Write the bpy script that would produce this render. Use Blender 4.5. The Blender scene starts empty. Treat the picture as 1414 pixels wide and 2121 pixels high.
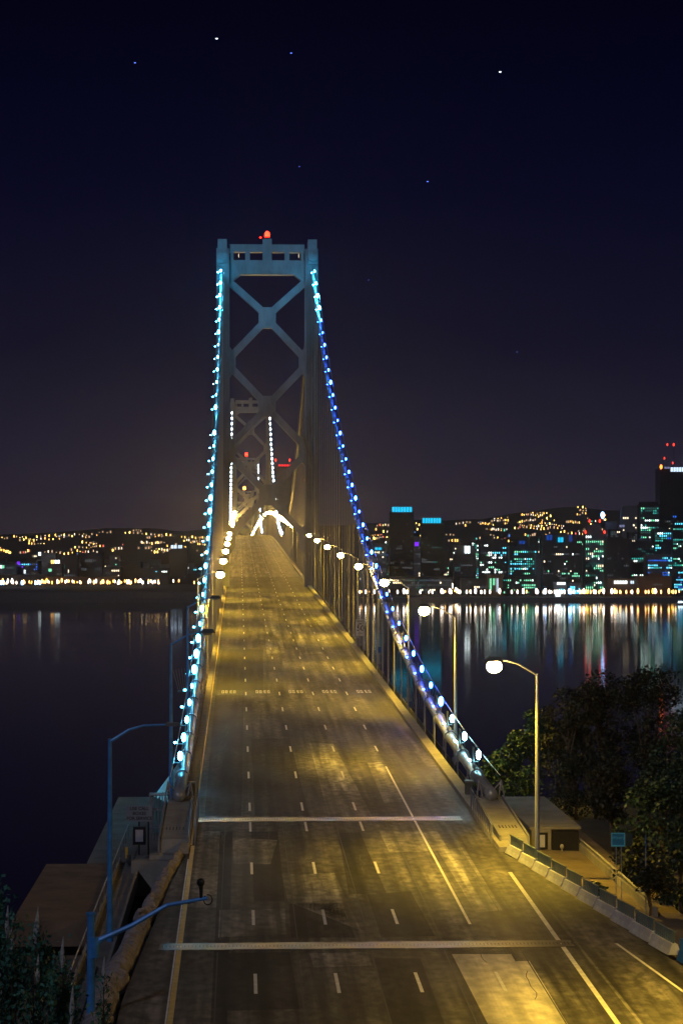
import bpy, math, random
from mathutils import Vector, Matrix, noise
random.seed(7)
C = bpy.context.scene
COL = C.collection
R = math.radians

# ------------------------------------------------------------------ camera, sky, moon, exposure
YAW = math.atan(0.0462)
CA, SA = math.cos(YAW), math.sin(YAW)
F = 4580.0
CX, CZ = -6.193, 78.0
cam = bpy.data.cameras.new('camera')
cam.sensor_fit = 'VERTICAL'; cam.sensor_height = 36.0
cam.lens = F / 2121 * 36.0
cam.shift_y = 70.5 / 2121
cam.clip_start = 1.0; cam.clip_end = 60000
co = bpy.data.objects.new('camera', cam); COL.objects.link(co)
co.location = (CX, 0, CZ); co.rotation_euler = (R(90), 0, -YAW)
C.camera = co

W = bpy.data.worlds.new('World'); C.world = W; W.use_nodes = True
nt = W.node_tree; nt.nodes.clear()
wo = nt.nodes.new('ShaderNodeOutputWorld')
sky = nt.nodes.new('ShaderNodeTexSky'); sky.sky_type = 'NISHITA'; sky.sun_disc = False
sky.sun_elevation = R(-6); sky.sun_rotation = R(200)
bg1 = nt.nodes.new('ShaderNodeBackground'); bg1.inputs[1].default_value = 0.05
nt.links.new(sky.outputs[0], bg1.inputs[0])
tc = nt.nodes.new('ShaderNodeTexCoord')
sx = nt.nodes.new('ShaderNodeSeparateXYZ'); nt.links.new(tc.outputs['Generated'], sx.inputs[0])
cr = nt.nodes.new('ShaderNodeValToRGB'); nt.links.new(sx.outputs[2], cr.inputs[0])
cr.color_ramp.elements[0].position = 0.0; cr.color_ramp.elements[0].color = (0.030, 0.023, 0.036, 1)
cr.color_ramp.elements[1].position = 0.25; cr.color_ramp.elements[1].color = (0.0004, 0.0005, 0.0056, 1)
for p, c in ((0.028, (0.0190, 0.0160, 0.0320)), (0.09, (0.0062, 0.0060, 0.0185)), (0.16, (0.0020, 0.0022, 0.0140))):
    e = cr.color_ramp.elements.new(p); e.color = (*c, 1)
bg2 = nt.nodes.new('ShaderNodeBackground'); nt.links.new(cr.outputs[0], bg2.inputs[0])
bg2.inputs[1].default_value = 1.0
ad = nt.nodes.new('ShaderNodeAddShader')
nt.links.new(bg1.outputs[0], ad.inputs[0]); nt.links.new(bg2.outputs[0], ad.inputs[1])
nt.links.new(ad.outputs[0], wo.inputs[0])

sun = bpy.data.lights.new('moon', 'SUN'); sun.energy = 0.36; sun.angle = R(0.5); sun.color = (0.72, 0.74, 1.0)
so = bpy.data.objects.new('moon', sun); COL.objects.link(so)
so.rotation_euler = Vector((0.55, 1.0, -0.75)).to_track_quat('-Z', 'Y').to_euler()

C.view_settings.view_transform = 'Standard'; C.view_settings.look = 'None'
C.view_settings.exposure = 0; C.view_settings.gamma = 1; C.view_settings.use_curve_mapping = False
C.render.engine = 'CYCLES'
C.cycles.use_denoising = True
C.cycles.max_bounces = 5; C.cycles.diffuse_bounces = 2; C.cycles.glossy_bounces = 3
C.cycles.volume_bounces = 0; C.cycles.sample_clamp_indirect = 4.0
C.cycles.use_light_tree = True

# ------------------------------------------------------------------ placing helpers
def P(px, py, z):
    """the place that stands z metres ahead at this bearing and height"""
    xc = (px - 707) * z / F
    return Vector((CX + xc * CA + z * SA, z * CA - xc * SA, CZ + (1131 - py) * z / F))
def bx_(px, z):
    return P(px, 1131, z).x
def D(y):
    if y <= 900: h = -20.9 + 0.0245 * y
    elif y <= 1300:
        t = y - 900; h = 1.15 + 0.0245 * t - 0.0245 / 800 * t * t
    elif y <= 1600: h = 6.05
    else: h = 6.05 - (y - 1600) * 0.006
    return CZ + h

# ------------------------------------------------------------------ materials
MATS = {}
def nodes(m):
    m.use_nodes = True
    return m.node_tree, m.node_tree.nodes['Principled BSDF']
def mat(name, col, rough=0.7, metal=0.0, var=0.25, scale=3.0, bump=0.15, stretch=(1, 1, 1), spec=0.5, bscale=None):
    if name in MATS: return MATS[name]
    m = bpy.data.materials.new(name); t, b = nodes(m)
    b.inputs['Roughness'].default_value = rough; b.inputs['Metallic'].default_value = metal
    b.inputs['Specular IOR Level'].default_value = spec
    tcn = t.nodes.new('ShaderNodeTexCoord'); mp = t.nodes.new('ShaderNodeMapping')
    mp.inputs['Scale'].default_value = stretch
    t.links.new(tcn.outputs['Object'], mp.inputs[0])
    n = t.nodes.new('ShaderNodeTexNoise'); n.inputs['Scale'].default_value = scale; n.inputs['Detail'].default_value = 6
    n.inputs['Roughness'].default_value = 0.65
    t.links.new(mp.outputs[0], n.inputs['Vector'])
    r = t.nodes.new('ShaderNodeMapRange'); r.inputs[1].default_value = 0.3; r.inputs[2].default_value = 0.7
    r.inputs[3].default_value = 1 - var; r.inputs[4].default_value = 1 + var
    t.links.new(n.outputs[0], r.inputs[0])
    mx = t.nodes.new('ShaderNodeVectorMath'); mx.operation = 'SCALE'
    mx.inputs[0].default_value = col[:3]; t.links.new(r.outputs[0], mx.inputs['Scale'])
    t.links.new(mx.outputs[0], b.inputs['Base Color'])
    if bump:
        n2 = t.nodes.new('ShaderNodeTexNoise'); n2.inputs['Scale'].default_value = bscale or scale * 6; n2.inputs['Detail'].default_value = 4
        t.links.new(mp.outputs[0], n2.inputs['Vector'])
        bp = t.nodes.new('ShaderNodeBump'); bp.inputs['Strength'].default_value = bump; bp.inputs['Distance'].default_value = 0.05
        t.links.new(n2.outputs[0], bp.inputs['Height']); t.links.new(bp.outputs[0], b.inputs['Normal'])
    MATS[name] = m; return m
def emit(name, col, s):
    if name in MATS: return MATS[name]
    m = bpy.data.materials.new(name); t, b = nodes(m)
    b.inputs['Base Color'].default_value = (0.02, 0.02, 0.02, 1)
    b.inputs['Emission Color'].default_value = (*col, 1); b.inputs['Emission Strength'].default_value = s
    MATS[name] = m; return m

M_STEEL = mat('painted_bridge_steel', (0.25, 0.255, 0.27), 0.5, 0.0, 0.32, 0.35, 0.3, stretch=(1, 1, .35))
M_DARKSTEEL = mat('dark_steel', (0.11, 0.12, 0.12), 0.55, 0.3, 0.3, 1.0, 0.1)
M_CABLE = mat('cable_wrap', (0.30, 0.33, 0.36), 0.35, 0.3, 0.12, 1.2, 0.1)
M_ROPE = mat('wire_rope', (0.42, 0.41, 0.38), 0.5, 0.3, 0.1, 2, 0.0)
M_RUST = mat('rusty_rail_steel', (0.30, 0.20, 0.12), 0.6, 0.1, 0.4, 1.5, 0.2)
M_CONC = mat('weathered_concrete', (0.22, 0.205, 0.175), 0.85, 0, 0.30, 0.5, 0.3)
M_CONC2 = mat('pale_concrete', (0.33, 0.31, 0.26), 0.8, 0, 0.22, 0.9, 0.2)
M_DARKCONC = mat('dark_concrete', (0.12, 0.12, 0.13), 0.85, 0, 0.3, 0.6, 0.2)
M_DIRT = mat('dry_ground', (0.17, 0.13, 0.08), 0.95, 0, 0.45, 0.35, 0.6)
M_GROUND = mat('hillside_ground', (0.06, 0.055, 0.035), 0.95, 0, 0.5, 0.25, 0.8)
M_PAINTW = mat('white_road_paint', (0.72, 0.70, 0.64), 0.5, 0, 0.22, 2.2, 0.1)
M_PAINTY = mat('yellow_road_paint', (0.72, 0.50, 0.08), 0.5, 0, 0.2, 2.2, 0.1)
M_POLE = mat('galvanised_pole', (0.34, 0.37, 0.42), 0.42, 0.2, 0.12, 1.5, 0.0)
M_POLEB = mat('blue_lit_pole', (0.06, 0.28, 0.66), 0.4, 0.1, 0.3, 1.5, 0.0)  # bluish light falling on the poles is put into their colour
M_BLACK = mat('black_metal', (0.012, 0.012, 0.014), 0.5, 0.2, 0.2, 3, 0.0)
M_SIGNW = mat('sign_white', (0.60, 0.60, 0.60), 0.4, 0, 0.08, 2, 0.0)
M_SIGNG = mat('sign_grey', (0.19, 0.23, 0.29), 0.5, 0, 0.10, 2, 0.0)
M_INK = mat('sign_ink', (0.015, 0.015, 0.015), 0.5, 0, 0.1, 2, 0.0)
M_SODIUM = emit('sodium_lamp', (1.0, 0.60, 0.13), 330)
LAMP_W = 11000
spot = bpy.data.lights.new('sodium_beam', 'SPOT'); spot.energy = LAMP_W; spot.color = (1.0, 0.64, 0.04); spot.spot_size = R(128); spot.spot_blend = 0.75; spot.shadow_soft_size = 0.25
M_CYAN = emit('cyan_cable_lamp', (0.10, 0.62, 1.0), 60)
M_BLUE = emit('blue_cable_lamp', (0.02, 0.10, 1.0), 75)
M_COOL = emit('cool_white_cable_lamp', (0.35, 0.85, 1.0), 60)
M_FARW = emit('pale_cable_lamp', (0.70, 0.88, 1.0), 14)
M_RED = emit('red_beacon', (1.0, 0.012, 0.004), 22)
M_AMBERB = emit('amber_beacon', (1.0, 0.25, 0.02), 30)

# asphalt with wheel paths that run along the road
def asphalt(name, base, rough, con=1.0):
    m = bpy.data.materials.new(name); t, b = nodes(m)
    g = t.nodes.new('ShaderNodeTexCoord')
    def nz(scale, st, det=6):
        mp = t.nodes.new('ShaderNodeMapping'); mp.inputs['Scale'].default_value = st
        t.links.new(g.outputs['Object'], mp.inputs[0])
        n = t.nodes.new('ShaderNodeTexNoise'); n.inputs['Scale'].default_value = scale; n.inputs['Detail'].default_value = det
        t.links.new(mp.outputs[0], n.inputs['Vector']); return n
    n1 = nz(1.5, (1.0, 0.010, 1), 8); n2 = nz(0.22, (1, 0.35, 1)); n3 = nz(14, (1, 1, 1), 3)
    n4 = nz(2.2, (1, .55, 1), 9); n5 = nz(.55, (.5, .16, 1), 5)
    def rng(n, a, bb, lo=0.3, hi=0.7):
        r = t.nodes.new('ShaderNodeMapRange'); r.inputs[1].default_value = lo; r.inputs[2].default_value = hi
        r.inputs[3].default_value = a; r.inputs[4].default_value = bb
        t.links.new(n.outputs[0], r.inputs[0]); return r
    def mul(a, c):
        k = t.nodes.new('ShaderNodeMath'); k.operation = 'MULTIPLY'
        t.links.new(a.outputs[0], k.inputs[0]); t.links.new(c.outputs[0], k.inputs[1]); return k
    c = con
    k = mul(mul(mul(rng(n1, 1 - .62 * c, 1 + .85 * c, .36, .64), rng(n2, 1 - .55 * c, 1 + .6 * c)), rng(n4, 1 - .45 * c, 1 + .5 * c, .36, .66)), rng(n5, 1 - .4 * c, 1 + .3 * c, .4, .6))
    sp = t.nodes.new('ShaderNodeSeparateXYZ'); t.links.new(g.outputs['Object'], sp.inputs[0])
    m1 = t.nodes.new('ShaderNodeMath'); m1.operation = 'MULTIPLY'; m1.inputs[1].default_value = 2 * math.pi / 1.76; t.links.new(sp.outputs[0], m1.inputs[0])
    m2 = t.nodes.new('ShaderNodeMath'); m2.operation = 'COSINE'; t.links.new(m1.outputs[0], m2.inputs[0])
    wt = rng(m2, 1 + .16 * c, 1 - .24 * c, -1, 1); k = mul(k, wt)
    v = t.nodes.new('ShaderNodeVectorMath'); v.operation = 'SCALE'; v.inputs[0].default_value = base
    t.links.new(k.outputs[0], v.inputs['Scale']); t.links.new(v.outputs[0], b.inputs['Base Color'])
    rr = rng(n2, rough - 0.1, rough + 0.12); t.links.new(rr.outputs[0], b.inputs['Roughness'])
    bp = t.nodes.new('ShaderNodeBump'); bp.inputs['Strength'].default_value = 0.25; bp.inputs['Distance'].default_value = 0.02
    t.links.new(n3.outputs[0], bp.inputs['Height']); t.links.new(bp.outputs[0], b.inputs['Normal'])
    MATS[name] = m; return m
M_ASPH = asphalt('asphalt', (0.072, 0.066, 0.056), 0.66)
M_ASPHD = asphalt('dark_asphalt_repair', (0.024, 0.022, 0.021), 0.7)
M_ASPHL = asphalt('pale_asphalt_wear_glare', (0.155, 0.145, 0.125), 0.66)  # worn pavement, and the painted glare in mid road
M_SLAB = asphalt('pale_concrete_slab', (0.50, 0.46, 0.38), 0.6, .45)
M_JOINT = mat('steel_joint_plate', (0.055, 0.052, 0.055), 0.34, 0.5, 0.95, 0.5, 0.5, bscale=8)

# ------------------------------------------------------------------ mesh builder
class MB:
    def __init__(s): s.v = []; s.f = []; s.m = []
    def quad(s, pts, m=0):
        i = len(s.v); s.v += [tuple(p) for p in pts]; s.f.append(tuple(range(i, i + len(pts)))); s.m.append(m); return s
    def box(s, x0, x1, y0, y1, z0, z1, m=0):
        i = len(s.v)
        s.v += [(x0, y0, z0), (x1, y0, z0), (x1, y1, z0), (x0, y1, z0), (x0, y0, z1), (x1, y0, z1), (x1, y1, z1), (x0, y1, z1)]
        for f in ((0, 3, 2, 1), (4, 5, 6, 7), (0, 1, 5, 4), (1, 2, 6, 5), (2, 3, 7, 6), (3, 0, 4, 7)):
            s.f.append(tuple(i + k for k in f)); s.m.append(m)
        return s
    def hexa(s, lo, hi, m=0):
        i = len(s.v); s.v += [tuple(p) for p in lo] + [tuple(p) for p in hi]; n = len(lo)
        s.f.append(tuple(i + k for k in reversed(range(n)))); s.m.append(m)
        s.f.append(tuple(i + n + k for k in range(n))); s.m.append(m)
        for k in range(n):
            j = (k + 1) % n; s.f.append((i + k, i + j, i + n + j, i + n + k)); s.m.append(m)
        return s
    def bar(s, a, b, w, h=None, m=0, up=(0, 0, 1)):
        """a box beam from a to b, w wide, h deep"""
        a = Vector(a); b = Vector(b); h = h or w; d = (b - a).normalized(); u = Vector(up)
        if abs(d.dot(u)) > 0.98: u = Vector((0, 1, 0))
        sd = d.cross(u).normalized(); u = sd.cross(d).normalized()
        q = [sd * (w / 2 * i) + u * (h / 2 * j) for i, j in ((-1, -1), (1, -1), (1, 1), (-1, 1))]
        return s.hexa([a + k for k in q], [b + k for k in q], m)
    def tube(s, pts, r, n=6, m=0, cap=True):
        pts = [Vector(p) for p in pts]; rs = r if isinstance(r, (list, tuple)) else [r] * len(pts)
        base = len(s.v)
        for k, p in enumerate(pts):
            d = (pts[min(k + 1, len(pts) - 1)] - pts[max(k - 1, 0)]).normalized()
            u = Vector((0, 0, 1)) if abs(d.z) < 0.95 else Vector((0, 1, 0))
            a = d.cross(u).normalized(); b = a.cross(d).normalized()
            for q in range(n):
                t = 2 * math.pi * q / n; s.v.append(tuple(p + (a * math.cos(t) + b * math.sin(t)) * rs[k]))
        for k in range(len(pts) - 1):
            for q in range(n):
                q2 = (q + 1) % n
                s.f.append((base + k * n + q, base + k * n + q2, base + (k + 1) * n + q2, base + (k + 1) * n + q)); s.m.append(m)
        if cap:
            s.f.append(tuple(base + q for q in reversed(range(n)))); s.m.append(m)
            s.f.append(tuple(base + (len(pts) - 1) * n + q for q in range(n))); s.m.append(m)
        return s
    def ball(s, c, rx, ry=None, rz=None, n=10, k=6, m=0):
        ry = ry or rx; rz = rz or rx; c = Vector(c); b = len(s.v)
        s.v.append((c.x, c.y, c.z + rz))
        for i in range(1, k):
            t = math.pi * i / k
            for j in range(n):
                p = 2 * math.pi * j / n
                s.v.append((c.x + rx * math.sin(t) * math.cos(p), c.y + ry * math.sin(t) * math.sin(p), c.z + rz * math.cos(t)))
        s.v.append((c.x, c.y, c.z - rz)); e = len(s.v) - 1
        for j in range(n):
            s.f.append((b, b + 1 + j, b + 1 + (j + 1) % n)); s.m.append(m)
            s.f.append((e, b + 1 + (k - 2) * n + (j + 1) % n, b + 1 + (k - 2) * n + j)); s.m.append(m)
            for i in range(k - 2):
                a = b + 1 + i * n
                s.f.append((a + j, a + n + j, a + n + (j + 1) % n, a + (j + 1) % n)); s.m.append(m)
        return s
    def strip(s, x0, x1, ys, zo, m=0):
        """a sheet on the deck between two offsets; x0/x1 numbers or functions of y"""
        fx = (lambda a: a if callable(a) else (lambda y: a)); g0, g1 = fx(x0), fx(x1)
        for a, b in zip(ys[:-1], ys[1:]):
            s.quad([(g0(a), a, D(a) + zo), (g1(a), a, D(a) + zo), (g1(b), b, D(b) + zo), (g0(b), b, D(b) + zo)], m)
        return s
    def extr(s, prof, ys, m=0):
        """a closed profile (x, dz) carried along the deck"""
        n = len(prof); b = len(s.v)
        for y in ys:
            for x, z in prof: s.v.append((x, y, D(y) + z))
        for k in range(len(ys) - 1):
            for q in range(n):
                q2 = (q + 1) % n; s.f.append((b + k * n + q, b + k * n + q2, b + (k + 1) * n + q2, b + (k + 1) * n + q)); s.m.append(m)
        s.f.append(tuple(b + q for q in reversed(range(n)))); s.m.append(m)
        s.f.append(tuple(b + (len(ys) - 1) * n + q for q in range(n))); s.m.append(m)
        return s
    def mesh(s, name, mats):
        me = bpy.data.meshes.new(name); me.from_pydata(s.v, [], s.f)
        for k in (mats if isinstance(mats, (list, tuple)) else [mats]): me.materials.append(k)
        me.polygons.foreach_set('material_index', s.m); me.update(); return me
    def build(s, name, mats, parent=None, loc=None, smooth=False):
        me = s.mesh(name, mats)
        if smooth: me.polygons.foreach_set('use_smooth', [True] * len(me.polygons))
        return link(name, me, parent, loc)
def link(name, me, parent=None, loc=None, rz=0):
    o = bpy.data.objects.new(name, me); COL.objects.link(o)
    if loc is not None: o.location = loc
    if rz: o.rotation_euler = (0, 0, rz)
    if parent is not None: o.parent = parent
    return o
def tag(o, label=None, cat=None, group=None, kind=None):
    if label: o['label'] = label
    if cat: o['category'] = cat
    if group: o['group'] = group
    if kind: o['kind'] = kind
    return o
def thing(name, label, cat, loc=(0, 0, 0), group=None, rz=0):
    return tag(link(name, None, None, loc, rz), label, cat, group)
def struct(o): o['kind'] = 'structure'; return o
ONES = 'first second third fourth fifth sixth seventh eighth ninth tenth eleventh twelfth thirteenth fourteenth fifteenth sixteenth seventeenth eighteenth nineteenth'.split()
TENS = {2: 'twenty', 3: 'thirty', 4: 'forty', 5: 'fifty', 6: 'sixty', 7: 'seventy', 8: 'eighty'}
TENTH = {2: 'twentieth', 3: 'thirtieth', 4: 'fortieth', 5: 'fiftieth', 6: 'sixtieth', 7: 'seventieth', 8: 'eightieth'}
def nth(n):
    if n < 20: return ONES[n - 1]
    return TENTH[n // 10] if n % 10 == 0 else TENS[n // 10] + '-' + ONES[n % 10 - 1]
def frange(a, b, st):
    n = max(1, int(round((b - a) / st))); return [a + (b - a) * i / n for i in range(n + 1)]
def text(body, size, m, parent, loc, rot=(R(90), 0, 0), align='CENTER', sx=1.0, off=0.0):
    cu = bpy.data.curves.new('lettering', 'FONT'); cu.body = body; cu.size = size; cu.align_x = align; cu.align_y = 'CENTER'
    cu.extrude = 0.006; cu.offset = off
    o = bpy.data.objects.new('tmp', cu); COL.objects.link(o)
    dg = bpy.context.evaluated_depsgraph_get(); me = bpy.data.meshes.new_from_object(o.evaluated_get(dg))
    bpy.data.objects.remove(o); me.materials.clear(); me.materials.append(m)
    r = bpy.data.objects.new('lettering', me); COL.objects.link(r)
    r.parent = parent; r.location = loc; r.rotation_euler = rot; r.scale = (sx, 1, 1); return r

# ------------------------------------------------------------------ water
def water_mat():
    m = bpy.data.materials.new('bay_water'); t, b = nodes(m)
    b.inputs['Base Color'].default_value = (0.006, 0.007, 0.010, 1); b.inputs['Roughness'].default_value = 0.10
    b.inputs['IOR'].default_value = 1.33
    g = t.nodes.new('ShaderNodeTexCoord'); mp = t.nodes.new('ShaderNodeMapping'); t.links.new(g.outputs['Object'], mp.inputs[0])
    mp.inputs['Scale'].default_value = (0.9, 1, 1)
    n = t.nodes.new('ShaderNodeTexNoise'); n.inputs['Scale'].default_value = 0.22; n.inputs['Detail'].default_value = 5
    n2 = t.nodes.new('ShaderNodeTexNoise'); n2.inputs['Scale'].default_value = 0.004; n2.inputs['Detail'].default_value = 3
    mp2 = t.nodes.new('ShaderNodeMapping'); mp2.inputs['Scale'].default_value = (0.25, 1, 1); t.links.new(g.outputs['Object'], mp2.inputs[0])
    t.links.new(mp.outputs[0], n.inputs['Vector']); t.links.new(mp2.outputs[0], n2.inputs['Vector'])
    r = t.nodes.new('ShaderNodeMapRange'); r.inputs[1].default_value = 0.35; r.inputs[2].default_value = 0.65
    r.inputs[3].default_value = 0.05; r.inputs[4].default_value = 0.085
    t.links.new(n2.outputs[0], r.inputs[0]); t.links.new(r.outputs[0], b.inputs['Roughness'])
    bp = t.nodes.new('ShaderNodeBump'); bp.inputs['Strength'].default_value = 0.3; bp.inputs['Distance'].default_value = 0.06
    t.links.new(n.outputs[0], bp.inputs['Height']); t.links.new(bp.outputs[0], b.inputs['Normal'])
    return m
w = MB(); w.quad([(-5000, -400, 0), (5000, -400, 0), (5000, 8200, 0), (-5000, 8200, 0)])
struct(w.build('water', water_mat()))

# ------------------------------------------------------------------ far land, hills
RID = [(-200, 1112), (0, 1108), (100, 1104), (180, 1098), (280, 1093), (360, 1096), (430, 1097), (600, 1092), (740, 1084), (850, 1078), (1000, 1076), (1060, 1064), (1130, 1052), (1200, 1050), (1300, 1062), (1414, 1066), (1700, 1075)]
def ridge(px):
    for (a, ya), (b, yb) in zip(RID[:-1], RID[1:]):
        if px <= b: return ya + (yb - ya) * (px - a) / (b - a)
    return RID[-1][1]
def hill_h(px, z):
    z0 = 4400 if px < 600 else 3700
    if z < z0: return 4.6
    s = min(1, (z - z0) / (6500 - z0)); top = CZ + (1131 - ridge(px)) * 6500 / F
    n = noise.noise(Vector((px * 0.012, z * 0.0009, 0))) * 22 * s * (1 - s * 0.6)
    if z > 6500: top -= (z - 6500) * 0.05
    return 5 + (top - 5) * s ** 0.85 + n
M_HILL = mat('far_hillside', (0.07, 0.07, 0.06), 0.95, 0, 0.5, 0.004, 0.0)
m = MB(); cols = list(range(-400, 1841, 28)); rows = [3140, 3400, 3700] + list(range(3900, 7301, 200))
for z in rows:
    for c in cols:
        p = P(c, 1131, z); m.v.append((p.x, p.y, hill_h(c, z)))
n = len(cols)
for i in range(len(rows) - 1):
    for j in range(n - 1):
        m.f.append((i * n + j, i * n + j + 1, (i + 1) * n + j + 1, (i + 1) * n + j)); m.m.append(0)
struct(m.build('hills', M_HILL, smooth=True))
# sea wall along the shore
m = MB(); a, b = P(-400, 1131, 3134), P(1840, 1131, 3134)
m.hexa([(a.x, a.y, -1), (b.x, b.y, -1), (b.x + .5, b.y + 12, -1), (a.x + .5, a.y + 12, -1)], [(a.x, a.y, 5.3), (b.x, b.y, 5.3), (b.x + .5, b.y + 12, 5.3), (a.x + .5, a.y + 12, 5.3)])
tag(m.build('sea_wall', M_DARKCONC), 'long dark sea wall where the water meets the far city', 'sea wall')

# ------------------------------------------------------------------ city
PAL = {
    'amber': emit('amber_window', (1.0, 0.50, 0.12), 4), 'warm': emit('warm_window', (1.0, 0.78, 0.50), 3),
    'white': emit('white_window', (0.85, 1.0, 0.95), 4.5), 'green': emit('green_window', (0.20, 0.80, 0.45), 2),
    'teal': emit('teal_window', (0.05, 0.60, 0.50), 1.2), 'cyan': emit('cyan_window', (0.10, 0.65, 0.90), 2.6),
    'blue': emit('blue_window', (0.03, 0.16, 0.9), 1.4), 'dim': emit('dim_window', (0.35, 0.40, 0.45), 0.3),
    'violet': emit('violet_window', (0.22, 0.02, 1.0), 1.6), 'red': emit('red_window', (1.0, 0.03, 0.03), 1.6),
    'dimteal': emit('dim_teal_window', (0.06, 0.30, 0.28), 0.5)}
PN = list(PAL); PM = [PAL[k] for k in PN]
M_FAC = [mat('tower_facade_dark', (0.05, 0.045, 0.05), 0.6, 0, 0.3, 0.05, 0.0), mat('tower_facade_grey', (0.14, 0.14, 0.155), 0.7, 0, 0.25, 0.05, 0.0),
         mat('tower_facade_brown', (0.17, 0.10, 0.06), 0.8, 0, 0.3, 0.05, 0.0), mat('tower_facade_black', (0.022, 0.022, 0.024), 0.4, 0, 0.3, 0.05, 0.0)]
def building(x0, x1, yt, z, label, fac=0, wins=None, frac=0.3, cell=(4.2, 5.0), ws=(2.1, 3.4), ybase=1243, crown=None, roof=None, name='office_tower', cat='building', dep=45, ribs=True, top_blank=6, wins_y=None, rz=None):
    if x1 < 500: z += 880
    s = z / F; wd = (x1 - x0) * s; base = P((x0 + x1) / 2, 1131, z); base.z = 4.9; H = CZ + (1131 - yt) * s - base.z
    dep = min(dep, max(14, wd * 1.2))
    t = thing(name, label, cat, base, rz=-YAW if rz is None else rz)
    b = MB(); b.box(-wd / 2, wd / 2, 0, dep, 0, H)
    if ribs:
        k = max(3, int(wd / (s * 7)))
        for i in range(k + 1):
            xx = -wd / 2 + wd * i / k; b.box(xx - .45, xx + .45, -.6, 0.01, 0, H - .4)
    b.build('wall', M_FAC[fac], t)
    b = MB(); b.box(-wd / 2 - .6, wd / 2 + .6, -.9, dep + .5, H + .002, H + 1.2)
    if roof:
        for (rx0, rx1, rt) in roof: b.box((rx0 - (x0 + x1) / 2) * s, (rx1 - (x0 + x1) / 2) * s, 3, dep - 3, H + 1.2, CZ + (1131 - rt) * s - base.z)
    b.build('roof', M_FAC[fac], t)
    if wins:
        q = MB(); ks = [k for k, v in wins for _ in range(v)]
        y = (wins_y[0] if wins_y else yt + top_blank)
        ye = wins_y[1] if wins_y else ybase - 6
        while y < ye:
            x = x0 + 2.5; rowf = min(.95, frac * random.choice((0.3, 0.7, 1, 1.3, 1.9))); on = random.random() < rowf; kk = random.choice(ks)
            while x < x1 - 2:
                if random.random() < .45: on = random.random() < rowf
                if random.random() < .4: kk = random.choice(ks)
                if on:
                    ww, wh = ws[0] * random.uniform(.85, 1.15), ws[1] * random.choice((.6, .85, 1, 1))
                    cx = (x - (x0 + x1) / 2) * s; cz = CZ + (1131 - y) * s - base.z
                    if cz > 2: q.box(cx - ww / 2 * s, cx + ww / 2 * s, -.95, -.65, cz - wh / 2 * s, cz + wh / 2 * s, PN.index(kk))
                x += cell[0]
            y += cell[1]
        if q.f: tag(q.build('lit_windows', PM, t), kind='stuff')
    for (cx0, cx1, cy0, cy1, ck) in (crown or []):
        q = MB(); nn = max(2, int((cx1 - cx0) / 5.5)); st = (cx1 - cx0) / nn
        for i in range(nn):
            a_ = (cx0 + i * st + .6 - (x0 + x1) / 2) * s; b_ = (cx0 + (i + 1) * st - .6 - (x0 + x1) / 2) * s
            q.box(a_, b_, -1.9, -1.0, CZ + (1131 - cy1) * s - base.z, CZ + (1131 - cy0) * s - base.z)
        q.build('crown_light', CROWN[ck], t)
    return t
CROWN = {'cyan': emit('cyan_crown', (0.01, 0.50, 0.80), 1.5), 'white': emit('white_crown', (0.62, 0.80, 1.0), 1.6), 'pale': emit('pale_crown', (0.4, 0.42, 0.75), 0.5),
         'blue': emit('blue_crown', (0.01, 0.09, 0.55), 0.6), 'white2': emit('hot_white_crown', (0.85, 1.0, 1.0), 3.0), 'violet': PAL['violet'], 'amber': PAL['amber'], 'green': PAL['green'], 'red': PAL['red']}
G = [('green', 4), ('teal', 5), ('white', 2), ('dimteal', 6)]; GC = [('teal', 4), ('cyan', 3), ('white', 2), ('green', 2), ('dimteal', 4), ('blue', 1)]
DW = [('dim', 8), ('warm', 1), ('dimteal', 2)]; MW = [('warm', 2), ('dim', 3), ('white', 1), ('green', 1)]
# right shore, from the bridge outwards
building(744, 800, 1128, 3420, 'low dim block just right of the bridge cable', 1, DW, .3, name='apartment_block', crown=[(776, 790, 1134, 1139, 'cyan')])
building(807, 856, 1061, 3500, 'black tower under a cyan lit crown, the taller of two', 3, DW, .10, crown=[(811, 853, 1050, 1060.5, 'cyan')], roof=[(810, 853, 1050)], top_blank=20)
building(872, 918, 1084, 3460, 'black tower under a cyan lit crown, the shorter of two', 3, DW, .10, crown=[(874, 913, 1073, 1083.5, 'cyan')], roof=[(874, 915, 1073)], top_blank=20)
building(857, 871, 1112, 3900, 'narrow grey block with a violet sign between the two crowned towers', 1, DW, .15, crown=[(858, 867, 1123, 1131, 'violet')], name='narrow_block')
building(940, 985, 1150, 3330, 'low dark block left of the teal lit offices', 0, DW, .18, name='apartment_block', crown=[(961, 973, 1131, 1146, 'white2')], roof=[(946, 984, 1130)])
building(993, 1050, 1118, 3500, 'dark office tower with scattered white and green windows', 0, [('white', 4), ('green', 3), ('dim', 4), ('cyan', 1)], .30, roof=[(998, 1022, 1109)], top_blank=12)
building(1055, 1113, 1133, 3460, 'broad office tower dotted with teal windows, blue lights on its roof', 0, GC, .42, crown=[(1074, 1087, 1120, 1127, 'blue')], roof=[(1068, 1094, 1119)], top_blank=5)
building(1117, 1122, 1109, 3640, 'slim dark slab between two wide office towers', 3, None, name='narrow_block')
building(1124, 1204, 1127, 3380, 'wide dark office block under a blue lit penthouse', 0, MW, .20, crown=[(1130, 1143, 1108, 1119, 'blue'), (1154, 1166, 1113, 1123, 'cyan'), (1177, 1184, 1108, 1122, 'blue')], roof=[(1126, 1194, 1107)], top_blank=6)
building(1211, 1251, 1104, 3480, 'tall tower with red corner lights and columns of pale green windows', 1, [('green', 4), ('warm', 2), ('white', 1), ('dimteal', 5)], .50, roof=[(1216, 1245, 1086)], ws=(1.7, 4.2), top_blank=8)
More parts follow.
